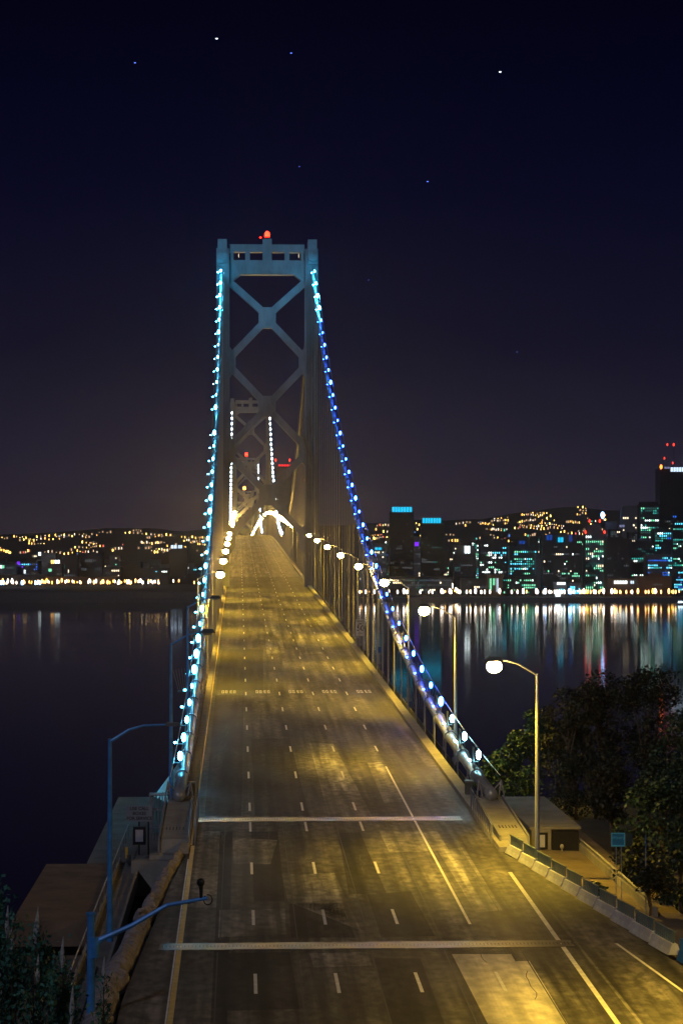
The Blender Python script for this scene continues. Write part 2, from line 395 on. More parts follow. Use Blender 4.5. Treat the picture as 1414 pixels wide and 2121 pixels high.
building(1256, 1306, 1117, 3400, 'dark brown tower right of the red cornered one', 0, DW, .12, roof=[(1262, 1290, 1112)], top_blank=25)
building(1254, 1276, 1082, 4200, 'grey far tower behind the red cornered tower', 1, DW, .25, ybase=1120)
building(1288, 1322, 1052, 4100, 'blunt grey tower with a single row of lit windows', 1, [('warm', 1)], .05, crown=[(1281, 1293, 1087, 1092, 'pale')], roof=[(1293, 1320, 1047)], ybase=1150)
building(1325, 1365, 1046, 3700, 'tall dark tower with bright green windows in its upper floors', 0, G, .48, roof=[(1328, 1363, 1039)], wins_y=(1053, 1140), top_blank=6)
building(1366, 1480, 972, 3900, 'very tall black tower with a white lit top at the right edge', 3, [('dim', 3), ('cyan', 1), ('warm', 1), ('blue', 1)], .30, crown=[(1374, 1386, 967, 971, 'pale'), (1387, 1480, 968, 977, 'white')], wins_y=(1060, 1110), dep=60)
building(1355, 1405, 1098, 3600, 'square office tower full of teal and cyan windows', 0, GC, .50, roof=[(1357, 1403, 1095)], top_blank=7)
building(1306, 1354, 1124, 3480, 'office tower with green windows beside the square teal one', 0, G, .38, roof=[(1309, 1350, 1121)], top_blank=8)
building(1340, 1392, 1150, 3330, 'glass office block with dense cyan and white windows', 1, [('cyan', 4), ('teal', 3), ('white', 2), ('blue', 1)], .55, wins_y=(1156, 1195), name='office_block')
building(1320, 1390, 1195, 3230, 'long brown warehouse without lights on the right shore', 2, DW, .04, name='warehouse', roof=[(1343, 1372, 1188)], ribs=False)
building(1257, 1318, 1200, 3260, 'low brown block with a row of bright windows on top', 2, DW, .05, name='waterfront_block', ribs=False, crown=[(1270, 1298, 1203, 1209, 'white2'), (1304, 1312, 1203, 1209, 'white')])
building(1147, 1172, 1208, 3215, 'small glowing blue-white pavilion on the waterfront', 1, [('cyan', 3), ('blue', 1)], .5, name='pavilion', cat='pavilion', crown=[(1152, 1170, 1206, 1211, 'white2'), (1149, 1160, 1222, 1236, 'white2')], top_blank=3)
building(1179, 1202, 1209, 3225, 'cyan glass hall beside the glowing pavilion', 1, [('cyan', 5), ('white', 2)], .9, name='glass_hall', cat='pavilion', cell=(3.4, 4), ws=(2.6, 3.2), top_blank=3)
building(1007, 1040, 1192, 3240, 'low brown block with three tall lit bays', 2, None, name='waterfront_block', ribs=False, crown=[(1013, 1017.5, 1198, 1222, 'green'), (1020, 1024.5, 1198, 1212, 'green'), (1027, 1031.5, 1198, 1226, 'white')])
building(1041, 1110, 1196, 3260, 'low dark block with green windows in front of the teal tower', 0, [('green', 3), ('white', 1), ('teal', 2)], .35, name='waterfront_block', top_blank=6)
building(955, 1006, 1200, 3270, 'low dim block left of the three lit bays', 0, DW, .3, name='waterfront_block', top_blank=6)
building(800, 935, 1196, 3290, 'long low row of dim flats under the crowned towers', 0, DW, .30, name='apartment_block', top_blank=6)
building(1110, 1147, 1150, 3420, 'plain grey tower left of the glowing pavilion', 1, DW, .10)
building(1394, 1450, 1180, 3260, 'low block with bright blue windows at the right edge', 0, [('cyan', 4), ('blue', 2), ('white', 1)], .5, name='waterfront_block')
building(1205, 1215, 1130, 3560, 'pale slim tower left of the red cornered tower', 1, None, name='narrow_block')
# left shore
building(128, 161, 1150, 3400, 'dark striped block in the middle of the left shore', 0, DW, .35, name='apartment_block', ws=(1.6, 6), cell=(4, 9))
building(164, 212, 1146, 3440, 'wider dark striped block right of its twin', 0, DW, .35, name='apartment_block', ws=(1.6, 6), cell=(4, 9))
building(86, 116, 1146, 3500, 'grey block with a blue-white square light on its roof', 1, DW, .4, name='apartment_block', crown=[(80, 86, 1143.5, 1151, 'white2')])
building(100, 128, 1168, 3300, 'low block with an amber and white roof sign', 0, DW, .2, name='waterfront_block', crown=[(106, 113, 1160, 1167.5, 'amber'), (113.5, 125, 1160, 1167, 'white2'), (101, 108, 1178, 1184, 'green')])
building(36, 80, 1163, 3380, 'low block with violet and blue lights', 0, [('blue', 3), ('violet', 2), ('cyan', 2), ('dim', 4)], .22, name='waterfront_block', crown=[(36, 42, 1163, 1170, 'violet'), (50, 54, 1180, 1188, 'white2')])
building(-12, 34, 1170, 3360, 'low block with a green-white light at the left edge', 1, DW, .3, name='waterfront_block', crown=[(-2, 5, 1171, 1177, 'white2'), (5, 10, 1171, 1177, 'green')])
building(250, 292, 1164, 3360, 'flat black hall on the left shore', 3, None, name='warehouse', ribs=False)
building(214, 250, 1176, 3320, 'low dark block left of the flat black hall', 0, MW, .15, name='waterfront_block')
building(292, 348, 1178, 3320, 'low block with white lights left of the white topped tower', 0, [('white', 3), ('cyan', 1), ('dim', 4)], .18, name='waterfront_block')
building(351, 387, 1139, 3380, 'brown tower with a bright white sign on top, left of the bridge', 0, DW, .03, crown=[(354, 367, 1129, 1136, 'white'), (369, 378, 1129, 1136, 'white')], roof=[(352, 380, 1130)])
building(389, 425, 1190, 3340, 'low dim block between the white topped tower and the bridge', 0, MW, .12, name='waterfront_block')
building(0, 95, 1192, 3280, 'long low dark row on the left shore edge', 0, [('cyan', 1), ('warm', 2), ('dim', 5)], .12, name='apartment_block')
building(95, 240, 1196, 3260, 'long low brown row behind the left shore lamps', 2, [('warm', 2), ('dim', 5)], .07, name='apartment_block')
rf = random.Random(5); used_l = set()
KD = ['slim dark block', 'stout dark block', 'dark flat roofed block', 'grey-brown block', 'narrow dark block', 'plain dark slab']
def filler(x, w_, yt, z, where, wins, fr):
    for _ in range(40):
        l = f"{rf.choice(KD)} {rf.choice(['with a few green windows', 'with scattered dim windows', 'with pale windows near its top', 'with teal windows'])} {where}"
        if l not in used_l: break
    used_l.add(l); building(x, x + w_, yt, z, l, rf.choice((0, 0, 1, 3)), wins, fr, cell=(3.4, 4.4), ws=(1.6, 3.0), name='city_block', top_blank=4)
RW = ['behind the crowned towers', 'between the crowned towers and the lit street', 'behind the dark office tower', 'behind the broad teal office tower', 'behind the wide dark office block', 'left of the red cornered tower', 'right of the red cornered tower', 'behind the brown warehouse', 'behind the square teal tower']
for i, (x, w_, yt) in enumerate([(745, 20, 1118), (768, 24, 1130), (786, 20, 1115), (918, 24, 1142), (930, 18, 1128), (976, 20, 1122), (1036, 26, 1124), (1052, 16, 1140), (1096, 24, 1114), (1106, 16, 1126), (1140, 20, 1112), (1186, 28, 1119), (1204, 16, 1136), (1240, 28, 1116), (1262, 24, 1098), (1300, 20, 1104), (1318, 22, 1116), (1338, 26, 1108), (1378, 24, 1120), (1392, 30, 1092)]):
    filler(x, w_, yt, 3560 + rf.uniform(0, 380), RW[min(8, i * 9 // 20)], rf.choice((G, GC, DW, MW)), rf.uniform(.18, .42))
LW = ['at the left edge', 'left of the striped blocks', 'behind the striped blocks', 'behind the flat black hall', 'beside the white topped tower']
for i, (x, w_, yt) in enumerate([(-8, 22, 1158), (18, 22, 1166), (52, 18, 1156), (66, 24, 1148), (112, 18, 1158), (206, 24, 1160), (228, 22, 1152), (286, 20, 1168), (306, 26, 1160), (332, 18, 1170), (384, 18, 1168), (400, 26, 1176)]):
    filler(x, w_, yt, 3560 + rf.uniform(0, 200), LW[min(4, i * 5 // 12)], rf.choice((DW, MW, GC)), rf.uniform(.10, .24))
# far tower seen inside the nearest bridge tower
building(571, 604, 966, 5200, 'far tower with a rose lit top seen through the bridge tower', 1, None, crown=[(576, 604, 962, 966, 'red')], ybase=1100)
# aerials and beacons of the tall right tower, and other roof beacons
def beacon(px, py, z, r, m, label, poleh, name='red_beacon'):
    p = P(px, py, z); t = thing(name, label, 'beacon', p - Vector((0, 0, poleh)))
    MB().ball((0, 0, poleh), r, r, r * 1.8, 8, 5).build('lamp', m, t)
    MB().tube([(0, 0, 0), (0, 0, poleh - r)], r * .22, 5).build('mast', M_DARKSTEEL, t); return t
FR = emit('far_red_beacon', (1.0, 0.04, 0.02), 3.5); FA = emit('far_amber_beacon', (1.0, 0.16, 0.02), 8); FB = emit('far_blue_lamp', (0.25, 0.5, 1.0), 14)
beacon(1368, 967, 3890, 2.3, FA, 'orange beacon on the left corner of the very tall tower', 4)
beacon(1381, 921, 3920, 1.4, FR, 'red light topping the left aerial of the tall tower', 46)
beacon(1394, 921, 3920, 1.6, FR, 'red light topping the right aerial of the tall tower', 46)
beacon(1375, 949, 3910, 1.2, FR, 'dim red light low on the tall tower roof', 20)
beacon(1392, 959, 3910, 1.2, FR, 'small red light beneath the right aerial', 12)
beacon(1220, 1079, 3490, 1.6, FR, 'red light on the left of the green tower roof', 6)
beacon(1241, 1079, 3490, 1.6, FR, 'red light on the right of the green tower roof', 6)
beacon(1211.5, 1102, 3478, 1.6, FR, 'red light at the left shoulder of the green tower', 3)
beacon(1251, 1102, 3478, 1.6, FR, 'red light at the right shoulder of the green tower', 3)
beacon(1247, 1067, 4190, 3.6, FB, 'bright blue-white lamp above the red cornered tower', 12, 'roof_lamp')
beacon(571, 953, 5190, 2.0, FR, 'red light over the left end of the rose lit tower', 16)
beacon(600, 953, 5190, 2.0, FR, 'red light over the right end of the rose lit tower', 16)
beacon(631, 995, 5600, 2.0, FA, 'lone orange light just left of the bridge tower leg', 90)

# ------------------------------------------------------------------ houses on the hills and lamps along the shore
def win_house(mt, w=1.0):
    b = MB(); b.box(-4.5, 4.5, 0, 8, 0, 7, 0); b.hexa([(-5, -.3, 7.002), (5, -.3, 7.002), (5, 8.3, 7.002), (-5, 8.3, 7.002)], [(-5, 3.8, 9.5), (5, 3.8, 9.5), (5, 4.2, 9.5), (-5, 4.2, 9.5)], 0)
    b.box(-.95 * w, .95 * w, -.3, -.05, 0.8, 6.4, 1)
    return b.mesh('hillside_house', [M_FAC[0], mt])
HM = [(win_house(emit('house_amber', (1.0, 0.50, 0.10), 6.5)), 'amber', 9), (win_house(emit('house_gold', (1.0, 0.66, 0.14), 8), 1.2), 'golden', 5),
      (win_house(emit('house_pale', (1.0, 0.80, 0.62), 3.4)), 'pale', 6), (win_house(emit('house_dim', (1.0, 0.62, 0.34), 1.7)), 'dim orange', 12), (win_house(emit('house_dimblue', (0.10, 0.25, 0.75), 2.5)), 'blue', 1),
      (win_house(emit('house_red', (1.0, 0.15, 0.12), 3)), 'red', 1), (win_house(emit('house_teal', (0.10, 0.75, 0.6), 2.6)), 'green', 1)]
HW = [h for h in HM for _ in range(h[2])]
def solve_z(px, py):
    z = 4450 if px < 600 else 3750
    while z < 6500:
        if CZ + (1131 - py) * z / F <= hill_h(px, z) + 4: return z
        z += 50
    return None
NH = [0]; REST = MB()
def hill_light(px, py, kinds=None):
    z = solve_z(px, py)
    if z is None: z = 6450; 
    h = random.choice(kinds or HW); p = P(px, 1131, z); p.z = hill_h(px, z) - .5
    sc_ = random.uniform(.5, 1.1); NH[0] += 1
    if NH[0] > 1 and random.random() > .55 or NH[0] > 540:       # past three hundred in view the rest are one mesh
        me = h[0]; b0 = len(REST.v); REST.v += [tuple(p + v.co * sc_) for v in me.vertices]
        for q_ in me.polygons: REST.f.append(tuple(b0 + i for i in q_.vertices)); REST.m.append(0 if q_.material_index == 0 else 1 + [x[0] for x in HM].index(me))
        return
    o = link('hillside_house', h[0], None, p, -YAW); o.scale = (sc_, sc_, sc_)
    side = 'left' if px < 600 else 'right'
    tag(o, f'tiny dark house with one {h[1]} lit window on the {side} hillside', 'house', f'houses with {h[1]} windows on the {side} hills')
def hills_side(xa, xb, ya, yb, total, skip):
    cnt = 0
    while cnt < total:
        if random.random() < .38:
            px, py = random.uniform(xa, xb), random.uniform(ya(0), yb); n_ = 1; dx = dy = 0
        else:
            px, py = random.uniform(xa, xb), random.uniform(ya(0), yb); n_ = random.randint(3, 9); dx = random.uniform(3.5, 9); dy = random.uniform(-.9, .9)
        for k in range(n_):
            x_, y_ = px + dx * k + random.uniform(-.8, .8), py + dy * k + random.uniform(-.8, .8)
            if not xa <= x_ <= xb or y_ < ridge(x_) + 4 or y_ > yb + 3 or skip(x_): continue
            hill_light(x_, y_); cnt += 1
hills_side(0, 428, lambda x: 1097, 1146, 215, lambda x: False)
for i in range(16): hill_light(i * 1.5, 1137 + i * .5 + random.uniform(-1, 1), HM[:2])
for i in range(9): hill_light(random.uniform(58, 72), 1118 + random.uniform(-4, 5), HM[:2])
hills_side(750, 1255, lambda x: 1052, 1122, 270, lambda x: 805 < x < 858 or 872 < x < 918)
for (px, py) in ((1196, 1049), (1206, 1048.5), (1212, 1048), (1122, 1066), (1118, 1062), (1114, 1070), (1098, 1073), (1132, 1074), (1147, 1076)): hill_light(px, py, HM[:2])

tag(REST.build('hillside_houses', [M_FAC[0]] + [h[0].materials[1] for h in HM]), 'further tiny houses with lit windows scattered over both hillsides', 'houses', kind='stuff')
LAMPS = [emit('shore_lamp_white', (1.0, 0.82, 0.66), 8), emit('shore_lamp_orange', (1.0, 0.48, 0.14), 6), emit('shore_lamp_gold', (1.0, 0.58, 0.07), 5), emit('shore_lamp_blue', (0.25, 0.5, 1.0), 12)]
def lamp_mesh(mt, w, h):
    b = MB(); b.tube([(0, 0, 0), (0, 0, 5.2)], .18, 5, 0); b.ball((0, 0, 5 + h), w, w, h, 8, 6, 1); return b.mesh('shore_lamp', [M_DARKSTEEL, mt])
LM = {(i, k): lamp_mesh(LAMPS[i], (0.8, 1.15, 1.6)[k], (2.0, 2.9, 4.0)[k]) for i in range(4) for k in range(3)}
CN = ['white', 'orange', 'gold', 'blue']
def shore(px, z, i, k, side):
    p = P(px, 1131, z); p.z = 4.9 if z > 3134 else 5.2
    tag(link('shore_lamp', LM[(i, k)], None, p), f'{CN[i]} street lamp in the row along the {side} shore', 'street lamp', f'{CN[i]} lamps along the {side} shore')
for i in range(95):
    px = random.uniform(0, 330) if i < 92 else random.uniform(330, 425)
    shore(px, random.uniform(3880, 4150), random.choice((0, 0, 0, 1, 1, 2)), random.choice((0, 1, 1, 2)), 'left')
for px in (3, 8, 46, 48, 74, 83): shore(px, 3870, 3, 2, 'left')
RS = [744, 757, 775, 783, 823, 836, 842, 845, 870, 895, 914, 917, 931, 934, 952, 966, 974, 984, 996, 1003, 1014, 1034, 1059, 1071, 1083, 1110, 1113, 1125, 1129, 1137, 1148, 1153, 1157, 1162, 1168, 1182, 1188, 1200, 1204, 1208, 1212, 1216, 1222, 1229, 1233, 1240, 1249, 1266, 1272, 1276, 1283, 1296, 1308, 1320, 1336, 1342, 1351, 1356, 1368, 1384, 1393, 1398]
for px in RS:
    i = 0 if px < 1200 else random.choice((0, 1, 1, 2)); shore(px, random.uniform(3139, 3150), i, random.choice((1, 1, 2)), 'right')
for i in range(34):
    shore(random.uniform(745, 1414), random.uniform(3160, 3300), random.choice((0, 1, 1, 2)), 0, 'right')
for px in (1128, 1178, 1181): shore(px, 3138, 3, 2, 'right')
for k in range(9):   # the lit street that climbs away from the shore
    shore(948 - k * 2.1, 3190 + k * 70, 0, 2 if k > 4 else 1, 'right')
# white boat at the right edge
bp_ = P(1408, 1131, 2950); bp_.z = 0.0
t = thing('boat', 'small white boat with a lit deck at the right edge of the water', 'boat', bp_, rz=.3)
m = MB(); m.hexa([(-6, -1.6, -.3), (5, -1.6, -.3), (8, 0, -.3), (5, 1.6, -.3), (-6, 1.6, -.3)], [(-7, -2.3, 2), (5.5, -2.3, 2.2), (10, 0, 2.8), (5.5, 2.3, 2.2), (-7, 2.3, 2)]); m.build('hull', M_SIGNW, t)
m = MB(); m.hexa([(-3, -1.5, 2.1), (3, -1.5, 2.1), (3, 1.5, 2.1), (-3, 1.5, 2.1)], [(-2.6, -1.3, 4.6), (2, -1.3, 4.6), (2, 1.3, 4.6), (-2.6, 1.3, 4.6)]); m.build('cabin', emit('boat_cabin_glow', (0.6, 0.85, 1.0), 3), t)
# pier on the left
m = MB(); a, b = P(-60, 1131, 3040), P(432, 1131, 3040)
m.hexa([(a.x, a.y, -1), (b.x, b.y, -1), (b.x, b.y + 90, -1), (a.x, a.y + 90, -1)], [(a.x, a.y, 5), (b.x, b.y, 5), (b.x, b.y + 90, 5), (a.x, a.y + 90, 5)])
m.hexa([(a.x + 6, a.y + 8, 5.002), (b.x - 6, b.y + 8, 5.002), (b.x - 6, b.y + 80, 5.002), (a.x + 6, a.y + 80, 5.002)], [(a.x + 6, a.y + 8, 14.5), (b.x - 6, b.y + 8, 14.5), (b.x - 6, b.y + 80, 14.5), (a.x + 6, a.y + 80, 14.5)])
tag(m.build('pier', M_DARKCONC), 'long dark pier with a low shed along the left shore', 'pier')
# stars
for (px, py, r, lb) in ((449, 80, 5, 'brightest white star left of centre near the top'), (280, 130, 4, 'blue star at the upper left'), (603, 110, 4, 'small blue star right of the brightest one'), (1035, 149, 5, 'bright blue-white star at the upper right'), (885, 376, 4, 'faint blue star to the right above the bridge'), (763, 580, 2.5, 'very faint star level with the tower top'), (1070, 729, 2.5, 'very faint star halfway down the right sky'), (620, 345, 2.5, 'very faint star above the bridge tower')):
    sm = emit('star_white' if r == 5 else 'star_blue', (0.8, 0.9, 1.0) if r == 5 else (0.12, 0.22, 1.0), 3 if r == 5 else 2)
    tag(MB().ball((0, 0, 0), r * 1.7, r * 1.0, r * .75, 8, 5).build('star', sm, None, P(px, py, 14000)), lb, 'star')

# ------------------------------------------------------------------ bridge towers
def tower(Y, top, label, detail=True):
    zt = CZ + top; t = thing('bridge_tower', label, 'bridge tower', (0, Y, 0))
    leg_in, leg_out, yb = 8.25, 11.25, 4.4
    for sgn in (-1, 1):
        b = MB()
        x0, x1 = sorted((sgn * leg_in, sgn * leg_out))
        b.box(x0 + .55, x1 - .55, -2.35, 2.35, 6, zt - 1.0)
        for k in range(5):                          # flutes on the faces of the cellular leg
            xx = x0 + .35 + k * (x1 - x0 - .7) / 4
            b.box(xx - .13, xx + .13, -2.95, 2.95, 6, zt - 1.6)
        for k in range(7):
            yy = -2.3 + k * 4.6 / 6
            b.box(x0 + .05, x1 - .05, yy - .12, yy + .12, 6, zt - 1.3)
        for zz in range(20, int(zt) - 4, 12): b.box(x0 + .42, x1 - .42, -2.72, 2.72, zz, zz + .25)
        b.build('leg', M_STEEL, t)
        b = MB(); xc = sgn * 9.9
        b.box(xc - 1.0, xc + 1.0, -3.4, 3.4, zt - 4.8, zt + .6); b.tube([(xc, -3.9, zt - 3.2), (xc, 3.9, zt - 3.2)], 1.1, 14)
        b.build('saddle_housing', M_STEEL, t)
    zb = zt - 6.9                                    # lower edge of the portal strut
    b = MB(); b.box(-8.24, 8.24, -1.2, 1.2, zt - 1.9, zt - .25); b.build('top_strut', M_STEEL, t)
    b = MB(); b.box(-8.24, 8.24, -1.25, 1.25, zb, zt - 3.75); b.build('portal_beam', M_STEEL, t)
    for s_ in (-1, 1):
        b = MB(); b.hexa([(s_ * 8.24, -1.22, zb - 1.9), (s_ * 8.24, 1.22, zb - 1.9), (s_ * 5.9, 1.22, zb - .002), (s_ * 5.9, -1.22, zb - .002)][::s_],
                         [(s_ * 8.24, -1.22, zb - .004), (s_ * 8.24, 1.22, zb - .004), (s_ * 6.0, 1.22, zb - .001), (s_ * 6.0, -1.22, zb - .001)][::s_]); b.build('knee_bracket', M_STEEL, t)
        b = MB(); b.box(s_ * 4.35 - .52, s_ * 4.35 + .52, -1.32, 1.32, zb + .1, zt - 1.95); b.build('portal_post', M_STEEL, t)
        b = MB(); b.box(s_ * 7.75 - .35, s_ * 7.75 + .35, -1.30, 1.30, zt - 3.7, zt - 1.95); b.build('portal_post', M_STEEL, t)
    b = MB(); b.box(-1.0, 1.0, -1.5, 1.5, zb + .1, zt + 1.0); b.build('beacon_post', M_STEEL, t)
    # X bracing above the deck
    zc = zt - 16.4; pitch = 19.6
    deck = D(Y); n = 0
    while zc > deck + 4 and n < 4:
        g = MB(); g.hexa([(-1.9, -.9, zc - 1.3), (-1.0, -.9, zc - 2.3), (1.0, -.9, zc - 2.3), (1.9, -.9, zc - 1.3), (1.9, -.9, zc + 1.3), (1.0, -.9, zc + 2.3), (-1.0, -.9, zc + 2.3), (-1.9, -.9, zc + 1.3)],
                         [(-1.9, .9, zc - 1.3), (-1.0, .9, zc - 2.3), (1.0, .9, zc - 2.3), (1.9, .9, zc - 1.3), (1.9, .9, zc + 1.3), (1.0, .9, zc + 2.3), (-1.0, .9, zc + 2.3), (-1.9, .9, zc + 1.3)])
        g.build('gusset_plate', M_STEEL, t)
        for sx_ in (-1, 1):
            for sz_ in (-1, 1):
                if n == 0 and sz_ == 1: ez = zc + 7.8
                else: ez = zc + sz_ * 8.8
                bb = MB(); bb.bar((sx_ * 1.35, 0, zc + sz_ * 1.65), (sx_ * 8.2, 0, ez), 1.5, 1.7, up=(0, 1, 0)); bb.build('cross_brace', M_STEEL, t)
        for sx_ in (-1, 1):
            q = MB(); q.hexa([(sx_ * 8.3, -.95, zc - 13.2), (sx_ * 7.0, -.95, zc - 11.4), (sx_ * 7.0, -.95, zc - 8.2), (sx_ * 8.3, -.95, zc - 6.4)][::sx_], [(sx_ * 8.3, .95, zc - 13.2), (sx_ * 7.0, .95, zc - 11.4), (sx_ * 7.0, .95, zc - 8.2), (sx_ * 8.3, .95, zc - 6.4)][::sx_])
            q.build('gusset_plate', M_STEEL, t)
        zc -= pitch; n += 1
    # bracing under the deck and the concrete pier
    zc = deck - 24
    while zc > 16:
        for sx_ in (-1, 1):
            for sz_ in (-1, 1):
                bb = MB(); bb.bar((0, 0, zc), (sx_ * 8.2, 0, zc + sz_ * 9), 1.4, 1.5, up=(0, 1, 0)); bb.build('cross_brace', M_STEEL, t)
        zc -= 19
    b = MB(); b.box(-15, 15, -9, 9, -2, 7.5); b.build('pier', M_CONC, t)
    return t
tower(490, 66.9, 'nearest steel bridge tower with crossed bracing and a cyan lit top')
tower(1194, 78.8, 'second steel bridge tower seen through the nearest one')
tower(1902, 76.0, 'third bridge tower, small and dim, with a red beacon')
tower(2606, 65.0, 'farthest bridge tower, tiny, with an amber beacon')
def tower_beacon(Y, top, r, m, label):
    t = thing('aircraft_beacon', label, 'beacon', (0, Y - .2, CZ + top + 1.0))
    MB().tube([(0, 0, 0), (0, 0, .5)], r * 1.1, 10).build('base', M_DARKSTEEL, t)
    MB().tube([(0, 0, .502), (0, 0, .5 + r * 1.6), (0, 0, .5 + r * 2.3)], [r, r, r * .4], 10).build('lens', m, t)
tower_beacon(490, 66.9, .55, M_RED, 'glowing red beacon on top of the nearest bridge tower')
tower_beacon(1194, 78.8, .5, M_BLACK, 'unlit beacon on the second bridge tower')
tower_beacon(1902, 76.0, 1.2, M_RED, 'small red beacon on the third bridge tower')
tower_beacon(2606, 65.0, 1.5, M_AMBERB, 'tiny amber beacon on the farthest bridge tower')
t = thing('side_beacon', 'small red lamp on a short arm left of the main tower beacon', 'beacon', (-1.0, 489, CZ + 67.9))
MB().ball((-.5, 0, .3), .22, .2, .12).build('lamp', M_RED, t); MB().tube([(0, .5, 0), (-.5, 0, .2)], .05).build('arm', M_DARKSTEEL, t)
for sx_, lb in ((-1, 'left'), (1, 'right')):
    tag(MB().ball((0, 0, 0), .07, .07, .5, 6, 5).build('tower_work_lamp', emit('work_lamp', (1, .75, .45), 1.2), None, (sx_ * 6.6 + .3, 487.5, CZ + 64.0)), f'thin pale work lamp in the {lb} opening of the tower top', 'lamp')

# centre anchorage
m = MB(); m.box(-16, 16, 1515, 1581, -2, 56); m.box(-13, 13, 1525, 1571, 56.002, D(1548) - 3.2)
tag(m.build('centre_anchorage', M_CONC), 'massive concrete anchorage under the middle of the crossing', 'anchorage')

# ------------------------------------------------------------------ main cables with their hangers
SEG = [(142, -16.05, 490, 61.9, 16.6), (490, 61.9, 1194, 74.4, 64.5), (1194, 74.4, 1548, 8.2, 14.5), (1548, 8.2, 1902, 71.5, 14.5), (1902, 71.5, 2606, 60.5, 58), (2606, 60.5, 2960, -2, 15)]
def cab(y):
    for a, ha, b, hb, sg in SEG:
        if y <= b: 
            s = (y - a) / (b - a); return CZ + ha + (hb - ha) * s - 4 * sg * s * (1 - s)
    return CZ
STEP = 9.45
hy = [151.2 + STEP * i for i in range(200)]
for sgn, side in ((-1, 'left'), (1, 'right')):
    X = sgn * 10.05
    t = thing('main_cable', f'{side} suspension cable, sweeping up to the tower with its row of hangers', 'suspension cable', (X, 142, CZ - 16))
    L = Vector((X, 142, CZ - 16))
    b = MB(); b.tube([Vector((X, y, cab(y))) - L for y in frange(142, 2960, 9.45)], .40, 10); b.build('cable', M_CABLE, t, smooth=True)
    for dx in (-.55, .55):
        b = MB(); b.tube([Vector((X + dx, y, cab(y) + 1.25)) - L for y in frange(142, 1548, 9.45)], .028, 4); b.build('hand_rope', M_ROPE, t)
    cnt = 0; rest = MB()
    for y in hy:
        if y > 2600: break
        if min(abs(y - s[2]) for s in SEG) < 5: continue
        top = cab(y) - .35; bot = D(y) - .75
        if top - bot < .6: continue
        if y < 1500 and cnt < 130:
            cnt += 1
            h = MB()
            for dx in (-.36, .36): h.tube([(0 + dx, 0, bot), (dx, 0, top + .3)], .055, 5)
            h.tube([(-.36, 0, bot), (-.36, 0, bot + .9)], .10, 6); h.tube([(.36, 0, bot), (.36, 0, bot + .9)], .10, 6)
            h.build('hanger', M_ROPE, t, (0, y - L.y, -L.z))
            cb = MB(); dy = .35; cb.tube([(0, -dy, cab(y - dy)), (0, dy, cab(y + dy))], .50, 10)
            if y < 360: cb.build('cable_band', M_CABLE, t, (0, y - L.y, -L.z))
        else:
            rest.tube([(0, y - L.y, bot - L.z), (0, y - L.y, top - L.z)], .12, 4)
    if rest.f: tag(rest.build('far_hangers', M_ROPE, t), kind='stuff')

# lights along the cables
def cable_light(kind, big, sgn):
    mm = {'c': M_CYAN, 'b': M_BLUE, 'w': M_COOL, 't': M_CYANT}[kind]; r = .17 * big
    a = MB()
    if kind != 't':
        x = -sgn * .34; a.hexa([(x - .02, -.75, -.1), (x + .02, -.75, -.1), (x + .02, .75, -.1), (x - .02, .75, -.1)], [(x - .02, -.75, 1.75), (x + .02, -.75, 1.75), (x + .02, .75, 1.75), (x - .02, .75, 1.75)])  # added visor plate, keeps the lamp's light off the road
    a.tube([(0, 0, .35), (0, 0, 1.0)], .05, 5); a.tube([(-.55, 0, .75), (.05, 0, .75)], .035, 4)
    return a.mesh('bracket', M_DARKSTEEL), MB().ball((0, 0, 1.15 + r * .4), r, r, r * 1.9, 10, 7).mesh('lamp', mm), MB().ball((-.62, 0, .85), .11, .11, .08, 6, 4).mesh('rope_glint', mm)  # glowing side bead stands for the glint on the hand rope
M_CYANT = emit('bright_cyan_cable_lamp', (0.04, 0.55, 1.0), 520)
CL = {(k, g, q): cable_light(k, g, q) for k in 'cbwt' for g in (0.65, 0.85, 1.0, 1.25) for q in (-1, 1)}
far = {}
for sgn, side in ((-1, 'left'), (1, 'right')):
    c = 0
    for i, y in enumerate(hy):
        if y > 1190: break
        if 486 < y < 838: continue
        if side == 'left' and 365 < y < 372: continue
        z = cab(y) + .15; c += 1
        if y < 486:
            k = 't' if y > 447 else 'c' if side == 'left' else ('w' if y < 172 else 'b')
            col = 'cyan-white' if k in 'cwt' else 'deep blue'
            a_, b_, s_ = CL[(k, random.choice((.65, .85, 1.0, 1.25)) if k != 'w' else 1.0, sgn)]
            t = thing('cable_light', f'{col} light, {nth(c)} up the {side} cable from its lower end', 'cable light', (sgn * 10.05 + .15 * sgn, y, z), f'lights along the {side} main cable')
            link('bracket', a_, t); link('lamp', b_, t); link('rope_glint', s_, t)
        else:
            if (side, 'm') not in far: far[(side, 'm')] = MB().ball((0, 0, 1.3), .42, .42, .62, 8, 5).mesh('cable_light', M_FARW)
            c2 = int((y - 838) / STEP) + 1
            tag(link('cable_light', far[(side, 'm')], None, (sgn * 10.05, y, z)), f'pale light, {nth(c2)} past the low middle of the long span on the {side} cable', 'cable light', f'pale lights on the {side} cable beyond the tower')
    q = MB()
    for y in hy:
        if 1196 < y < 2600 and abs(y - 1902) > 6 and y > 1560: q.ball((sgn * 10.05, y, cab(y) + 1.3), .5, .5, .9, 6, 4)
    tag(q.build('far_cable_lights', M_FARW), f'string of tiny far white lights on the {side} cable past the middle', 'cable lights', kind='stuff')

